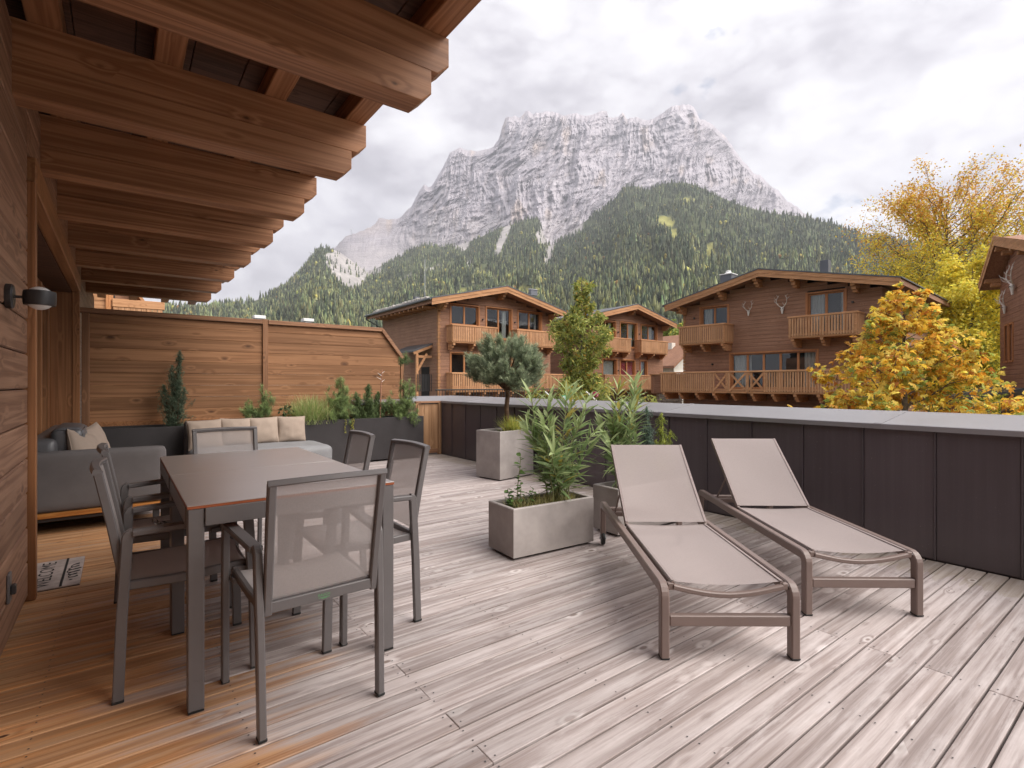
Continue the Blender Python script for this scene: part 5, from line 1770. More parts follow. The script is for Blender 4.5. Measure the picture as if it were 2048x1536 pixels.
        for i in range(nb):
            cx = x0 + .16 + (x1 - x0 - .32) * i / max(1, nb - 1)
            m = MB()
            for (yo, zo, hh) in ((-pj + .04, 0, .14), (-pj + .22, -.141, .14), (-pj + .38, -.282, .11)):
                m.box(cx - .075, cx + .075, yo, -.01, z0 - .101 + zo - hh, z0 - .101 + zo, .015)
            m.build('bracket', 'chalet_trim', bo)
    for (lx, lz) in lamps:
        MB().lathe([(.045, -.10), (.05, -.09), (.05, -.01), (.02, .0)], 12, (lx, 0, lz), 'Y').build('wall_light', 'metal_dark', t, True)
    return t

CUR1 = [(.62, .80, 'c')]
winA = [(.82, 2.77, 4.70, 5.87, 2, []), (3.34, 5.26, 4.02, 5.90, 2, [(.70, .84, 'c')]), (5.81, 7.74, 4.70, 5.88, 2, [(.78, .86, 'c')]),
        (.82, 2.77, 1.0, 3.0, 2, []), (3.34, 5.26, 1.0, 3.0, 2, [(.1, .4, 'c')]), (6.6, 7.79, .95, 2.98, 1, [(.1, .5, 'c')])]
balA = [(.52, 3.62, .68, 3.66, 4.62, [], 3), (5.18, 8.42, .68, 3.66, 4.62, [], 4), (.52, 9.3, .68, .80, 1.85, [], 9)]
A_ = make_chalet('chalet', 'left brown timber chalet with stone edged roof behind the fence end', (14.673, 26.508, 0), 0, 8.55, 4.275, 7.20, .238, -.92, 9.16, 8.0,
            winA, balA, [(3.05, 5.12), (5.53, 5.12)], [(1.2, 5.2, .34, .55, 0)], corbels=(.10, 4.275, 8.45))
winB = [(.82, 2.77, 4.70, 5.87, 2, [(.72, .85, 'c')]), (3.34, 5.26, 4.02, 5.90, 2, [(.62, .82, 'c')]), (5.81, 7.74, 4.70, 5.88, 2, [(.60, .80, 'c')]),
        (1.4, 2.9, .95, 3.02, 1, [(.0, .9, 'c')]), (3.34, 5.0, .95, 3.0, 2, [(.03, .97, 'red'), (.75, .95, 'c')]), (5.65, 6.5, .95, 3.0, 1, [(.0, .4, 'red'), (.3, .7, 'c')])]
balB = [(.9, 3.75, .68, 3.66, 4.62, [], 3), (4.95, 8.25, .68, 3.66, 4.62, [], 3), (.2, 8.2, 1.3, .80, 1.85, [], 8)]
make_chalet('chalet', 'middle brown timber chalet with red blinds, farthest of the three facing gables', (27.2, 26.75, 0), 0, 8.55, 4.275, 7.28, .238, -.92, 9.16, 7.0,
            winB, balB, [(3.05, 5.12), (5.53, 5.12), (3.05, 2.2), (5.33, 2.2)], [(2.4, 4.0, .25, .4, 0)], corbels=(.10, 4.275, 8.45))
winC = [(1.08, 2.71, 4.45, 5.56, 2, [(.08, .36, 'c')]), (6.78, 8.43, 3.70, 5.64, 2, [(.06, .46, 'white'), (.86, .97, 'c')]), (2.86, 7.23, .95, 2.83, 5, [(.03, .24, 'c'), (.85, .99, 'c')])]
balC = [(.30, 3.02, 1.05, 3.50, 4.48, [], 3), (6.30, 9.2, 1.05, 3.50, 4.48, [], 3), (-.55, 10.0, 1.6, .80, 1.86, [(2.72, 3.52), (3.58, 4.50), (4.56, 5.40)], 11)]
C_ = make_chalet('chalet', 'right brown timber chalet with two pale deer skulls on its gable', (26.845, 18.584, 0), -rad(86.0), 9.9, 4.78, 7.12, .225, -.72, 10.8, 9.0,
            winC, balC, [(.69, 5.03), (1.81, 2.3), (8.75, 5.02)], [(1.25, 3.0, .70, 1.55, 1), (6.3, 4.0, .42, 1.25, 0)], corbels=(.10, 2.55, 4.5, 6.35, 8.95), side_left=True)
MB().box(-.6, 10.2, -1.9, -.3, -.25, -.05, .02).build('lower_beam', 'chalet_trim', C_)
for xx in (.2, 3.4, 6.6, 9.8):
    MB().box(xx - .12, xx + .12, -1.85, -1.62, -3, -.26, .02).build('post', 'chalet_trim', C_)
# white cap on the near chimney of the right chalet
ccp = [o for o in C_.children if o.name.startswith('roof')][0]
zc = 7.12 - .225 * abs(1.25 - 4.78)
m = MB().box(1.25 - .40, 1.25 + .40, 3.0 - .40, 3.0 + .40, zc + 1.551, zc + 1.60, .01)
m.lathe([(.24, zc + 1.601), (.24, zc + 1.66), (.15, zc + 1.72), (.15, zc + 1.82), (.05, zc + 1.85)], 14, (1.25, 3.0, 0))
m.build('chimney_cap', 'white', ccp)
# porch on the side of the left chalet
po = MB().prism([(-1.25, .70, 3.02), (.0, .70, 3.50), (.0, .70, 3.58), (-1.25, .70, 3.10)], (0, 3.3, 0)).build('porch', 'roof_metal', A_)
for yy in (.78, 3.8):
    MB().beam((-1.2, yy, 2.95), (0, yy, 3.42), .12, .16).build('rafter', 'chalet_trim', po)
    MB().box(-1.05, -.91, yy - .07, yy + .07, -.2, 2.94, .01).build('post', 'chalet_trim', po)
    MB().beam((-.98, yy, 1.9), (-.35, yy, 2.95), .10, .12).build('brace', 'chalet_trim', po)
MB().box(-.96, -.01, .76, .86, 2.70, 2.84, .01).build('tie_beam', 'chalet_trim', po)
MB().box(-.02, .01, 1.1, 2.1, -.1, 2.2).build('door', 'dark_void', po)
for i in range(10):
    MB().box(-1.02 + i * .1, -.985 + i * .1, .66, .69, .75, 1.75).build('rail_bar', 'metal_dark', po)
# antennas
for (x, y, z0, h, lb) in ((16.45, 31.6, 6.7, 2.9, 'thin aerial mast on the roof of the left chalet'), (22.0, 29, 6.6, 1.0, 'short lightning rod on the right slope of the left chalet'), (33.2, 14.0, 6.9, 1.2, 'short lightning rod at the ridge of the right chalet')):
    o = MB().tube([(x, y, z0), (x, y, z0 + h)], .022, 6).build('mast', 'steel')
    tag(o, lb, 'mast')

# ---- deer skulls with antlers
def skull(label, loc, rz, s=1.0, ant=None, roll=0):
    t = thing('deer_skull', label, 'deer skull', loc, rz, 'deer skulls on chalet walls')
    t.scale = (s, s, s)
    b = MB()
    # skull seen from the front: long tapering face
    prof = [(.02, -.34), (.055, -.32), (.065, -.22), (.085, -.12), (.12, .0), (.115, .08), (.07, .12), (.02, .13)]
    n = 14
    vs, fs = [], []
    for r_, z in prof:
        for j in range(n):
            a = 2 * math.pi * j / n
            vs.append((r_ * math.cos(a), -.07 + r_ * .75 * math.sin(a) - .10 * (z + .34) * .3, z))
    for i in range(len(prof) - 1):
        for j in range(n):
            fs.append((i * n + j, i * n + (j + 1) % n, (i + 1) * n + (j + 1) % n, (i + 1) * n + j))
    fs.append(tuple(range(n))[::-1]); fs.append(tuple(range((len(prof) - 1) * n, len(prof) * n)))
    b.add(vs, fs)
    b.build('skull', 'bone', t, True)
    for sx in (-1, 1):
        MB().lathe([(.028, -.01), (.03, .0), (.02, .01)], 10, (sx * .075, -.165, .02), 'Y').build('eye_socket', 'dark_void', t)
        a = MB()
        main = [(sx * .06, -.08, .11), (sx * .20, -.14, .22), (sx * .34, -.20, .42), (sx * .36, -.18, .66), (sx * .24, -.12, .86), (sx * .20, -.10, .94)]
        a.tube(main, [.030, .028, .025, .022, .016, .005], 8)
        a.tube([main[1], (sx * .17, -.34, .30), (sx * .15, -.42, .42)], [.022, .016, .004], 7)
        a.tube([main[2], (sx * .40, -.36, .50), (sx * .40, -.42, .62)], [.020, .015, .004], 7)
        a.tube([main[4], (sx * .36, -.10, .95), (sx * .40, -.08, 1.03)], [.015, .010, .004], 7)
        a.tube([main[3], (sx * .47, -.16, .74), (sx * .52, -.14, .84)], [.016, .011, .004], 7)
        a.build('antler', 'bone', t, True)
    return t
def onC(s_, off, z):
    u_ = np.array([math.sin(rad(3.99)), -math.cos(rad(3.99))])
    n_ = np.array([u_[1], -u_[0]])   # outward, towards the terrace
    p = np.array([26.845, 18.584]) + u_ * s_ + n_ * off
    return (p[0], p[1], z)
skull('smaller pale deer skull on the right chalet gable, left of the pair', onC(3.88, .03, 5.06), -rad(86), .62)
skull('larger pale deer skull with wide antlers on the right chalet gable', onC(5.62, .03, 5.04), -rad(86), .74)

# ---- house at the right edge
DU = np.array([.936, .352]); DN = np.array([-.352, .936])
hd = thing('chalet', 'dark timber chalet cut off by the right edge with antlers under its eave', 'house', (32.4, 5.6, 0), math.atan2(DU[1], DU[0]) + math.pi, 'brown timber chalets')
# local x runs back along the facade away from us (to the right in view is nearer)
WD = 9.0
RX = 2.3
zt = lambda x: 5.95 + (.55 * x if x < RX else .55 * RX - .27 * (x - RX))
wl = board_rows(WD, lambda s: zt(s) - .1, [(.9, 1.35, 2.2, 3.75), (1.65, 2.15, 2.2, 3.75)], z0=1.0, y0=0, y1=.06)
hd.rotation_euler = (0, 0, math.atan2(-DU[1], -DU[0]))
wl.build('front_wall', 'chalet_wood', hd, kind='stuff')
MB().prism([(0.03, .0605, 1.0), (WD, .0605, 1.0), (WD, .0605, zt(WD) - .12), (RX, .0605, zt(RX) - .12), (.03, .0605, zt(0) - .12)], (0, 7, 0)).build('inner_wall', 'dark_void', hd)
MB().box(0.02, WD, .02, 7, -3, .97, .01).build('stone_base', 'stone', hd)
rr = MB()
f_ = zt
for xa, xb in ((-.6, RX), (WD + .8, RX)):
    rr.prism([(xa, -.62, f_(xa)), (xb, -.62, f_(xb)), (xb, -.62, f_(xb) + .25), (xa, -.62, f_(xa) + .25)], (0, 8, 0))
ro = rr.build('roof', 'chalet_wood', hd)
for xa, xb in ((-.6, RX), (WD + .8, RX)):
    for d0, d1, yy in ((-.08, .16, -.642), (.161, .34, -.665)):
        MB().prism([(xa, yy, f_(xa) + d0), (xb, yy, f_(xb) + d0), (xb, yy, f_(xb) + d1), (xa, yy, f_(xa) + d1)], (0, .02, 0)).build('fascia', 'chalet_trim', ro)
for cx in (.15, 2.1, 4.5):
    m = MB()
    for (yo, zo, hh) in ((-.58, .0, .20), (-.36, -.201, .18)):
        m.box(cx - .12, cx + .12, yo, 0, f_(cx) + zo - hh, f_(cx) + zo, .02)
    m.build('purlin_end', 'chalet_trim', hd)
for a, b in ((.9, 1.35), (1.65, 2.15)):
    w_ = MB()
    w_.box(a - .08, b + .08, -.03, .05, 3.75, 3.83); w_.box(a - .10, b + .10, -.05, .05, 2.12, 2.2)
    w_.box(a - .08, a, -.03, .05, 2.201, 3.749); w_.box(b, b + .08, -.03, .05, 2.201, 3.749)
    w_ = w_.build('window', 'chalet_frame', hd)
    MB().box(a + .001, b - .001, .045, .055, 2.201, 3.749).build('shutter', 'chalet_wood', w_)
pr_ = MB().prism([(-1.0, -.1, .95), (-1.0, -1.8, .55), (-1.0, -1.8, .63), (-1.0, -.1, 1.03)], (5.5, 0, 0)).build('porch', 'roof_metal', hd)
MB().box(-.9, 4.4, -1.75, -1.6, .36, .54, .01).build('beam', 'chalet_trim', pr_)
for xx in (-.3, 2.2):
    MB().box(xx - .1, xx + .1, -1.72, -1.55, -3, .35, .01).build('post', 'chalet_trim', pr_)
    MB().beam((xx, -1.6, -.6), (xx + .8, -1.6, .36), .12, .14).build('brace', 'chalet_trim', pr_)
def onD(x, off, z):
    a = hd.rotation_euler[2]
    return (hd.location[0] + x * math.cos(a) + off * math.sin(a), hd.location[1] + x * math.sin(a) - off * math.cos(a), z)
skull('pale deer skull with antlers on the right edge chalet, lower of the two', onD(1.25, .04, 4.55), hd.rotation_euler[2], .8)
skull('pale deer skull with branching antlers under the eave of the right edge chalet', onD(2.6, .04, 5.25), hd.rotation_euler[2], 1.0)

# ---- upper floor of the neighbour beyond the fence
nb = thing('neighbour_chalet', 'orange timber upper floor with balcony showing above the privacy fence', 'house', (-.75, 16.0, 0))
board_rows(.62, lambda s: 4.2, [], z0=-3).build('front_wall', 'chalet_trim', nb, kind='stuff')
MB().box(-4, .64, .07, 5, -3, 4.2).build('inner_wall', 'dark_void', nb)
MB().prism([(.64, 2.2, -3), (1.30, 2.2, -3), (1.30, 2.2, 3.2), (1.02, 2.2, 3.75), (.64, 2.2, 3.75)], (0, 3, 0)).build('gable_wall', 'chalet_wood', nb)
bl_ = MB().box(.0, 1.62, -.05, 2.1, 2.20, 2.32, .01).build('balcony', 'chalet_trim', nb)
MB().box(.60, 1.66, -.10, .02, 3.06, 3.26, .01).build('hand_rail', 'chalet_trim', bl_)
for i in range(9):
    MB().box(.62 + i * .112, .62 + i * .112 + .10, -.085, -.06, 2.25, 3.055).build('slat', 'chalet_slat', bl_)
MB().box(.47, .57, -.08, .02, 2.3, 4.2, .01).build('post', 'chalet_frame', nb)
MB().beam((1.0, 2.1, 3.86), (1.42, 2.1, 3.22), 1.2, .07).build('roof_verge', 'chalet_trim', nb)
MB().box(-1.0, .5, -.6, 5, 4.21, 4.4).build('roof', 'roof_metal', nb)

# low house behind the fence: only its two white vent caps rise above the rail
lh = thing('low_house', 'low flat roofed house behind the fence with two white vent caps', 'house', (2.0, 14.0, 0))
MB().box(-.5, 2.6, 0, 6, -3, 1.7).build('wall', 'plaster', lh)
MB().box(-.7, 2.8, -.2, 6.2, 1.701, 1.8).build('roof', 'roof_metal', lh)
for (px, yy) in ((518, 634), (615, 640)):
    r_ = FWD + RGT * (px - 1024) / FOC
    d_ = 15.0 / r_[1]
    X_ = r_[0] * d_ - 2.0
    zz = CAM_Z + (768 - yy) / FOC * d_
    c = MB().box(X_ - .09, X_ + .09, .91, 1.09, 1.801, zz - .06).build('vent', 'steel', lh)
    MB().box(X_ - .14, X_ + .14, .86, 1.14, zz - .055, zz + .03, .01).build('vent_cap', 'white', c)

# white house far behind, between the middle and right chalets
wh = thing('white_house', 'small white plastered house far behind between two chalets', 'house', (46.0, 30.5, 0), rad(-8))
MB().prism([(-3, 0, -3), (5, 0, -3), (5, 0, 4.4), (1, 0, 6.0), (-3, 0, 2.9)], (0, 8, 0)).build('wall', 'plaster', wh)
wr = MB().prism([(-3.6, -.6, 2.7), (1, -.6, 6.15), (1, -.6, 6.4), (-3.6, -.6, 2.95)], (0, 9.2, 0)).build('roof', 'chalet_wood', wh)
for i in range(9):
    MB().box(-2.9, 3.0, -.1, -.02, -.4 + i * .32, -.16 + i * .32).build('siding', 'white', wh)
MB().box(-1.2, -.7, 2, 2.5, 3.9, 5.4).build('chimney', 'plaster', wr)

# stone pier and link balcony between the middle and right chalets
sp_ = thing('stone_pier', 'rubble stone pier with timber parapet between two chalets', 'pier', (29.0, 21.2, 0), rad(-40))
for r_ in range(22):
    xx = -.75
    k = 0
    while xx < .72:
        w_ = random.uniform(.16, .34)
        x1 = min(xx + w_, .75)
        MB().box(xx + .006, x1 - .006, -.42 - random.uniform(0, .03), .4, -3 + r_ * .16 + .006, -3 + (r_ + 1) * .16 - .006, .018).build('stone', 'stone', sp_) if r_ > 14 else None
        xx = x1
MB().box(-.72, .72, -.38, .38, -3, -.60, .02).build('core', 'stone', sp_)
MB().box(-1.1, 1.4, -.5, .4, .56, 1.75, .01).build('timber_parapet', 'chalet_wood', sp_)
MB().box(-1.2, 1.5, -.56, .46, 1.751, 1.84, .01).build('hand_rail', 'chalet_trim', sp_)

# ---- dark railing of the walkway below the chalets, exit sign, light struts
rl = thing('metal_railing', 'dark metal railing with thin upright bars below the left chalet', 'railing', (10.2, 17.6, 0))
MB().box(-.6, 9.5, -.03, .03, .93, .98, .005).build('top_rail', 'metal_dark', rl)
MB().box(-.6, 9.5, -.015, .015, .0, .04, .005).build('bottom_rail', 'metal_dark', rl)
for i in range(78):
    x = -.55 + i * .13
    MB().box(x - .009, x + .009, -.009, .009, .041, .929).build('bar', 'metal_dark', rl)
MB().box(-.6, 9.5, -.1, 2.4, -.25, -.02).build('walkway', 'metal_dark', rl)
MB().box(-.5, 9.4, 1.0, 1.2, -3, -.26).build('support', 'metal_dark', rl)
es = thing('exit_sign', 'small green emergency exit sign with white arrow below the chalets', 'sign')
r_ = FWD + RGT * (1133 - 1024) / FOC
es.location = (r_[0] * 15, r_[1] * 15, CAM_Z + (768 - 797) / FOC * 15)
es.rotation_euler = (0, 0, -YAW)
bd = MB().box(-.125, .125, 0, .03, -.09, .09, .003).build('board', 'green_sign', es)
ar = MB().prism([(.0, -.003, -.015), (.05, -.003, -.015), (.05, -.003, -.05), (.10, -.003, .005), (.05, -.003, .06), (.05, -.003, .025), (.0, -.003, .025)], (0, .002, 0)).build('arrow', 'white', bd)
dr = MB().box(-.105, -.035, -.003, -.001, -.075, .07).build('door_symbol', 'white', bd)
m = MB().lathe([(.010, -.0045), (.010, -.0035)], 10, (-.070, 0, .045), 'Y')
m.prism([(-.085, -.0045, .03), (-.06, -.0045, .03), (-.055, -.0045, -.02), (-.05, -.0045, -.06), (-.06, -.0045, -.06), (-.07, -.0045, -.025), (-.085, -.0045, -.06), (-.095, -.0045, -.055), (-.08, -.0045, -.015)], (0, .001, 0))
m.build('running_figure', 'green_sign', bd)
MB().box(-.02, .02, .005, .025, -4.2 + 1.4, -.091).build('stand', 'metal_dark', es)
for (pa, pb, lb) in (((1090, 783), (1112, 803), 'white slanting strut left of the exit sign'), ((1172, 783), (1200, 808), 'white slanting strut right of the exit sign')):
    q = []
    for px, py in (pa, pb):
        r_ = FWD + RGT * (px - 1024) / FOC
        q.append((r_[0] * 14, r_[1] * 14, CAM_Z + (768 - py) / FOC * 14))
    d = np.array(q[1]) - np.array(q[0])
    o = MB().tube([q[0], tuple(np.array(q[0]) + d * 8)], .018, 8).build('awning_strut', 'white', None, True)
    tag(o, lb, 'strut')
fl = thing('red_dahlia', 'red and white garden flower peeping over the parapet coping', 'flower')
r_ = FWD + RGT * (1191 - 1024) / FOC
fl.location = (r_[0] * 12, r_[1] * 12, CAM_Z + (768 - 789) / FOC * 12)
n = 140
d_ = unit(rng.normal(size=(n, 3)))
cc = vcol(n, (.50, .03, .09), .2, (.75, .60, .60), .28)
link('petals', quads_mesh('petals', d_ * .02, d_, unit(rng.normal(size=(n, 3))), .06, .035, cc, 'leaf', shape='oval'), fl)
MB().tube([(0, 0, -.02), (.02, 0, -1.2), (0, 0, -3.8)], .012, 6).build('stem', plain_stem, fl)

# cable car pylons on the far ridge, small barns on the meadows
for (px, py, D_, h, lb) in ((703, 466, 3600, 38, 'tiny cable car pylon on the grey ridge shoulder'), (622, 512, 2350, 24, 'tiny cable car pylon on the wooded slope at left')):
    r_ = FWD + RGT * (px - 1024) / FOC
    t = thing('cable_pylon', lb, 'pylon', (r_[0] * D_, r_[1] * D_, elev(py + 4, D_)), 0, 'cable car pylons')
    m = MB()
    for sx in (-1, 1):
        m.tube([(sx * 4, 0, -10), (sx * 1.2, 0, h)], 1.0, 5)
    m.tube([(-3, 0, h * .5), (3, 0, h * .5)], .8, 5)
    m.build('legs', 'steel', t)
    MB().box(-8, 8, -1.5, 1.5, h, h + 3).build('cross_arm', 'steel', t)
for (px, py, D_, lb) in ((1066, 577, 760, 'small grey barn on the meadow above the left chalet'), (938, 533, 1900, 'small pale hut in a clearing on the forest slope')):
    r_ = FWD + RGT * (px - 1024) / FOC
    s_ = D_ / 760
    t = thing('barn', lb, 'barn', (r_[0] * D_, r_[1] * D_, elev(py + 6, D_)), 0, 'barns on the slopes')
    MB().box(-6 * s_, 6 * s_, -3, 3, -6, 2.2 * s_).build('wall', 'chimney', t)
    MB().prism([(-7 * s_, -4, 2.0 * s_), (7 * s_, -4, 2.0 * s_), (7 * s_, 0, 3.8 * s_), (-7 * s_, 0, 3.8 * s_)], (0, 4, .2)).build('roof', 'steel', t)

# ================================================================== TREES
def tree(name, label, loc, H, trunk_r, crown, nlimb, nsub, nleaf, leaf, colfn, rise=.5, bark='bark_grey', clump=.35, shape='oval', group=None, lean=(0, 0), palm=0, droop=0.0, trans='leaf', hang=0.0, bare=0.0, z0f=.18):
    """crown(h) -> radius at relative height h; limbs leave the trunk, fork twice, leaves cluster on the twigs"""
    t = thing(name, label, 'tree', loc, 0, group)
    tb = MB()
    ns = 9
    trunk = [np.array([lean[0] * f_ + rng.normal(0, .012 * H) * f_ * (1 - f_), lean[1] * f_ + rng.normal(0, .012 * H) * f_ * (1 - f_), H * f_]) for f_ in np.linspace(0, .97, ns)]
    tb.tube(trunk, list(trunk_r * (1 - np.linspace(0, .94, ns)) ** .8), 9)
    tb.build('trunk', bark, t, True)
    lb_ = MB()
    P, O = [], []
    for k in range(nlimb):
        f0 = z0f + (1 - z0f) * ((k + rng.random()) / nlimb) ** .9 * .93
        i = min(ns - 2, int(f0 / .97 * (ns - 1))); q = f0 / .97 * (ns - 1) - i
        b = trunk[i] * (1 - q) + trunk[i + 1] * q
        an = k * 2.399 + rng.normal(0, .3)
        R_ = crown(f0) * rng.uniform(.78, 1.08)
        dirn = np.array([math.cos(an), math.sin(an), 0])
        zr_ = R_ * rise * (.6 + .8 * f0)
        pts = [b, b + dirn * R_ * .35 + np.array([0, 0, zr_ * .25]), b + dirn * R_ * .7 + np.array([0, 0, zr_ * .65]) + rng.normal(0, .05 * R_, 3), b + dirn * R_ + np.array([0, 0, zr_ - droop * R_]) + rng.normal(0, .06 * R_, 3)]
        rb = max(.012, trunk_r * .42 * (1 - f0) + .008 * H * .12)
        lb_.tube(pts, [rb, rb * .72, rb * .45, rb * .15], 6)
        for s in range(nsub):
            g = rng.uniform(.25, 1.0)
            j = min(2, int(g * 3)); w_ = g * 3 - j
            p = pts[j] * (1 - w_) + pts[j + 1] * w_
            sd_ = unit(dirn * .7 + rng.normal(0, .75, 3) + np.array([0, 0, rise * .5]))
            L_ = R_ * rng.uniform(.22, .45) * (1.15 - .4 * g)
            e = p + sd_ * L_
            lb_.tube([p, p + sd_ * L_ * .5 + rng.normal(0, .04 * L_, 3), e], [rb * .3, rb * .2, rb * .06], 4, False)
            m_ = max(3, int(nleaf / (nlimb * nsub) * (R_ / max(.2, crown(.4))) * rng.uniform(.3, 1.7)))
            if rng.random() < bare * f0: m_ = max(1, m_ // 5)
            ff = rng.uniform(.15, 1.08, m_)[:, None]
            P.append(p + (e - p) * ff + rng.normal(0, clump * L_, (m_, 3)))
            O.append(np.repeat(sd_[None], m_, 0))
    lb_.build('limbs', bark, t, True)
    P = np.vstack(P); O = np.vstack(O)
    n = len(P)
    D_ = unit(O * .5 + rng.normal(0, .75, (n, 3)) + np.array([0, 0, -hang]))
    N_2 = unit(np.array([0, 0, 1.0]) + rng.normal(0, .55, (n, 3)))
    ctr = np.array([lean[0] * .5, lean[1] * .5, H * .55])
    cc = colfn(P, n)
    if palm:
        S = unit(np.cross(D_, N_2)); N_2 = np.cross(S, D_)
        PP, DD, NN, CC, LL = [], [], [], [], []
        for a in np.linspace(-1.25, 1.25, palm):
            PP.append(P); DD.append(unit(D_ * math.cos(a) + S * math.sin(a) - N_2 * .18)); NN.append(N_2); CC.append(cc * rng.normal(1, .06, (n, 1)))
            LL.append(np.full(n, leaf[0] * (1 - .28 * abs(a) / 1.25)) * rng.uniform(.75, 1.15, n))
        me = quads_mesh('crown', np.vstack(PP), np.vstack(DD), np.vstack(NN), np.concatenate(LL), leaf[1], np.vstack(CC).clip(.01, 1), trans, shape='diamond', fold=.35, curve=-.12)
    else:
        me = quads_mesh('crown', P, D_, N_2, leaf[0] * rng.uniform(.7, 1.25, n), leaf[1], cc.clip(.01, 1), trans, shape=shape, fold=.3, curve=-.1)
    link('crown', me, t)
    return t

_qm = quads_mesh
def quads_mesh(name, P, Dr_, Nn, L, Wd, col_, material, fold=.25, shape='lance', curve=0.0):
    if shape != 'diamond':
        return _qm(name, P, Dr_, Nn, L, Wd, col_, material, fold, shape, curve)
    n = len(P)
    Dr_ = unit(Dr_); S = unit(np.cross(Dr_, Nn)); U = np.cross(S, Dr_)
    L = np.asarray(L).reshape(-1, 1) * np.ones((n, 1)); Wd = np.asarray(Wd).reshape(-1, 1) * np.ones((n, 1))
    c_ = P + Dr_ * L * .58
    vs = np.stack([P, c_ + S * Wd / 2 + U * Wd * fold, P + Dr_ * L + U * L * curve, c_ - S * Wd / 2 + U * Wd * fold], 1)
    tri = np.array([[0, 2, 1], [0, 3, 2]])
    F_ = (np.arange(n)[:, None, None] * 4 + tri[None]).reshape(-1, 3)
    return np_mesh(name, vs.reshape(-1, 3), F_, 3, material, np.repeat(col_[:, None, :], 4, 1).reshape(-1, 3))

def at(px, D_, z):
    r_ = FWD + RGT * (px - 1024) / FOC
    return (r_[0] * D_, r_[1] * D_, z)
def mixcol(n, *cs):
    """rows chosen from (weight, colour) with brightness jitter"""
    w_ = np.array([c[0] for c in cs], float); w_ /= w_.sum()
    k = rng.choice(len(cs), n, p=w_)
    return np.array([c[1] for c in cs])[k] * rng.normal(1, .16, (n, 1)).clip(.55, 1.5)

# slender yellow green tree in front of the chalets
def col_slim(P, n):
    c = mixcol(n, (5, (.33, .37, .10)), (4, (.44, .45, .13)), (2, (.56, .49, .13)), (.35, (.66, .38, .08)), (2, (.20, .26, .075)))
    return c
tree('slender_tree', 'slender yellow green tree standing between the left and middle chalets', at(1163, 18, -3.0), 8.0, .09,
     lambda h: 1.5 * (1 - max(0, h - .42) / .58) ** .9 * (.75 + .35 * math.sin(h * 19 + 1)) + .16 if h > .2 else .8, 54, 11, 26000, (.15, .062), col_slim, rise=.55, clump=.24, shape='diamond', droop=.12, hang=.35, z0f=.25)
# autumn chestnut close behind the parapet
def col_chest(P, n):
    lo_ = np.clip((P[:, 2] - 2.5) / 4, 0, 1)
    c = mixcol(n, (3.6, (.90, .60, .085)), (3.8, (.92, .70, .15)), (1.8, (.80, .40, .06)), (.6, (.48, .19, .045)))
    gsel = rng.random(n) < (.10 + .38 * np.clip(pnoise(P[:, 0] * .9, P[:, 1] * .9, P[:, 2] * .9) * 1.6 + .15, 0, 1))
    c[gsel] = mixcol(int(gsel.sum()), (1, (.34, .42, .10)), (1, (.50, .52, .12)))
    return c
tree('autumn_chestnut', 'orange and yellow autumn chestnut just behind the parapet', at(1808, 13.2, -3.0), 6.75, .12,
     lambda h: 3.15 * (1 - h) ** 1.0 + .15, 60, 10, 12500, (.145, .047), col_chest, rise=.60, clump=.24, palm=5, droop=.10, hang=.30, z0f=.12, group=None)
# tall yellow tree behind
def col_yel(P, n):
    up = np.clip((P[:, 2] - 12.0) / 4.5, 0, 1)
    c = mixcol(n, (4, (.86, .66, .080)), (3, (.76, .63, .10)), (2, (.62, .57, .11)))
    k = rng.random(n) < up * .85
    c[k] = mixcol(int(k.sum()), (2, (.74, .43, .080)), (2, (.62, .32, .07)), (1.4, (.82, .58, .09)))
    g = rng.random(n) < (1 - up) * .16
    c[g] = mixcol(int(g.sum()), (1, (.42, .46, .10)), (1, (.55, .54, .11)))
    return c
tree('tall_yellow_tree', 'tall airy yellow birch rising behind the right chalet', at(1893, 36, -3.0), 17.3, .26,
     lambda h: 4.7 * math.sin(math.pi * min(1, .12 + h * .82)) ** .75 * (1 if h < .78 else 1.0) + .2, 84, 15, 100000, (.175, .105), col_yel, rise=.85, clump=.30, shape='diamond', z0f=.2, bare=.85, hang=.2)
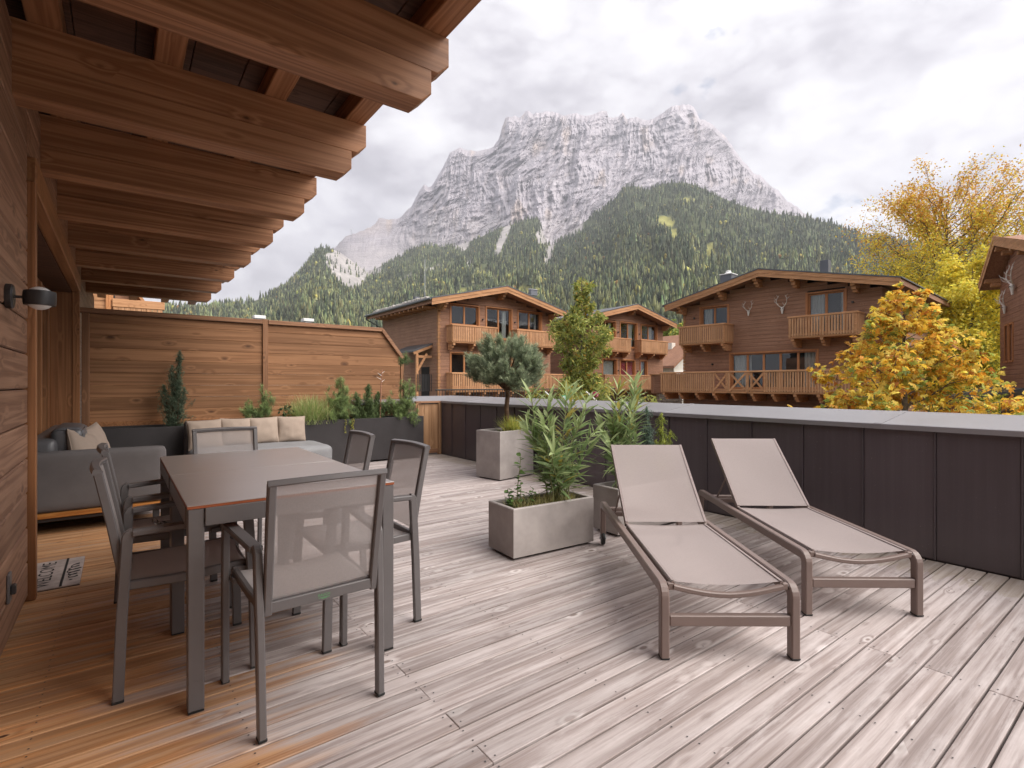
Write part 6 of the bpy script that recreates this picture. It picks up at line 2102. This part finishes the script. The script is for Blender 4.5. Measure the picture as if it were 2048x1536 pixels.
def col_grn(P, n):
    up = np.clip(P[:, 2] / 9, 0, 1)
    c = mixcol(n, (3, (.78, .66, .09)), (2, (.60, .58, .10)), (3, (.86, .70, .10)))
    g = rng.random(n) < (1 - up) * .42
    c[g] = mixcol(int(g.sum()), (2, (.20, .26, .08)), (1, (.32, .37, .10)))
    return c
tree('yellowing_tree', 'dense yellow green tree between the chestnut and the right edge chalet', at(1945, 30, -3.0), 11.5, .2,
     lambda h: 5.0 * (1 - h) ** .5 * (.8 + .25 * math.sin(h * 14)) + .3, 54, 11, 34000, (.22, .14), col_grn, rise=.5, clump=.34, shape='diamond', z0f=.08, hang=.2)
tree('yellowing_tree', 'yellow green tree low behind the right chalet roof end', at(1835, 33, -3.0), 10.5, .2,
     lambda h: 3.6 * (1 - h) ** .5 + .3, 44, 10, 24000, (.22, .14), col_grn, rise=.5, clump=.36, shape='diamond', z0f=.08, hang=.2)
def col_lg(P, n):
    return mixcol(n, (3, (.30, .36, .10)), (2, (.40, .43, .11)), (2, (.20, .26, .08)), (.6, (.56, .50, .11)))
for (px, D_, H_, R_, lb) in ((1348, 60, 11.5, 3.4, 'pale green tree behind the white house between the chalets'), (1328, 66, 9.5, 3.0, 'darker green tree at the foot of the meadow behind the middle chalet'), (1375, 62, 10, 3.0, 'green tree mostly hidden behind the right chalet')):
    tree('village_tree', lb, at(px, D_, -3.0), H_, .2, lambda h: R_ * (1 - h) ** .5 * (.8 + .3 * math.sin(h * 11)) + .3, 34, 8, 5200, (.42, .28), col_lg, rise=.5, clump=.4, shape='diamond', z0f=.1, group='village trees')

# ================================================================== AIR
m_, t_h = mat('valley haze')
t_h.n('ShaderNodeOutputMaterial', {'Volume': t_h.n('ShaderNodeVolumePrincipled', {'Color': (0.86, 0.90, 1.0, 1), 'Density': 0.0001, 'Anisotropy': 0.2}).outputs[0]})
hz_ = MB().box(-8200, 8200, -8200, 8200, -4.2, 2700)
hb = link('haze', hz_.mesh('haze', m_), kind='stuff')
tag(hb, 'thin pale haze filling the valley air', 'haze')
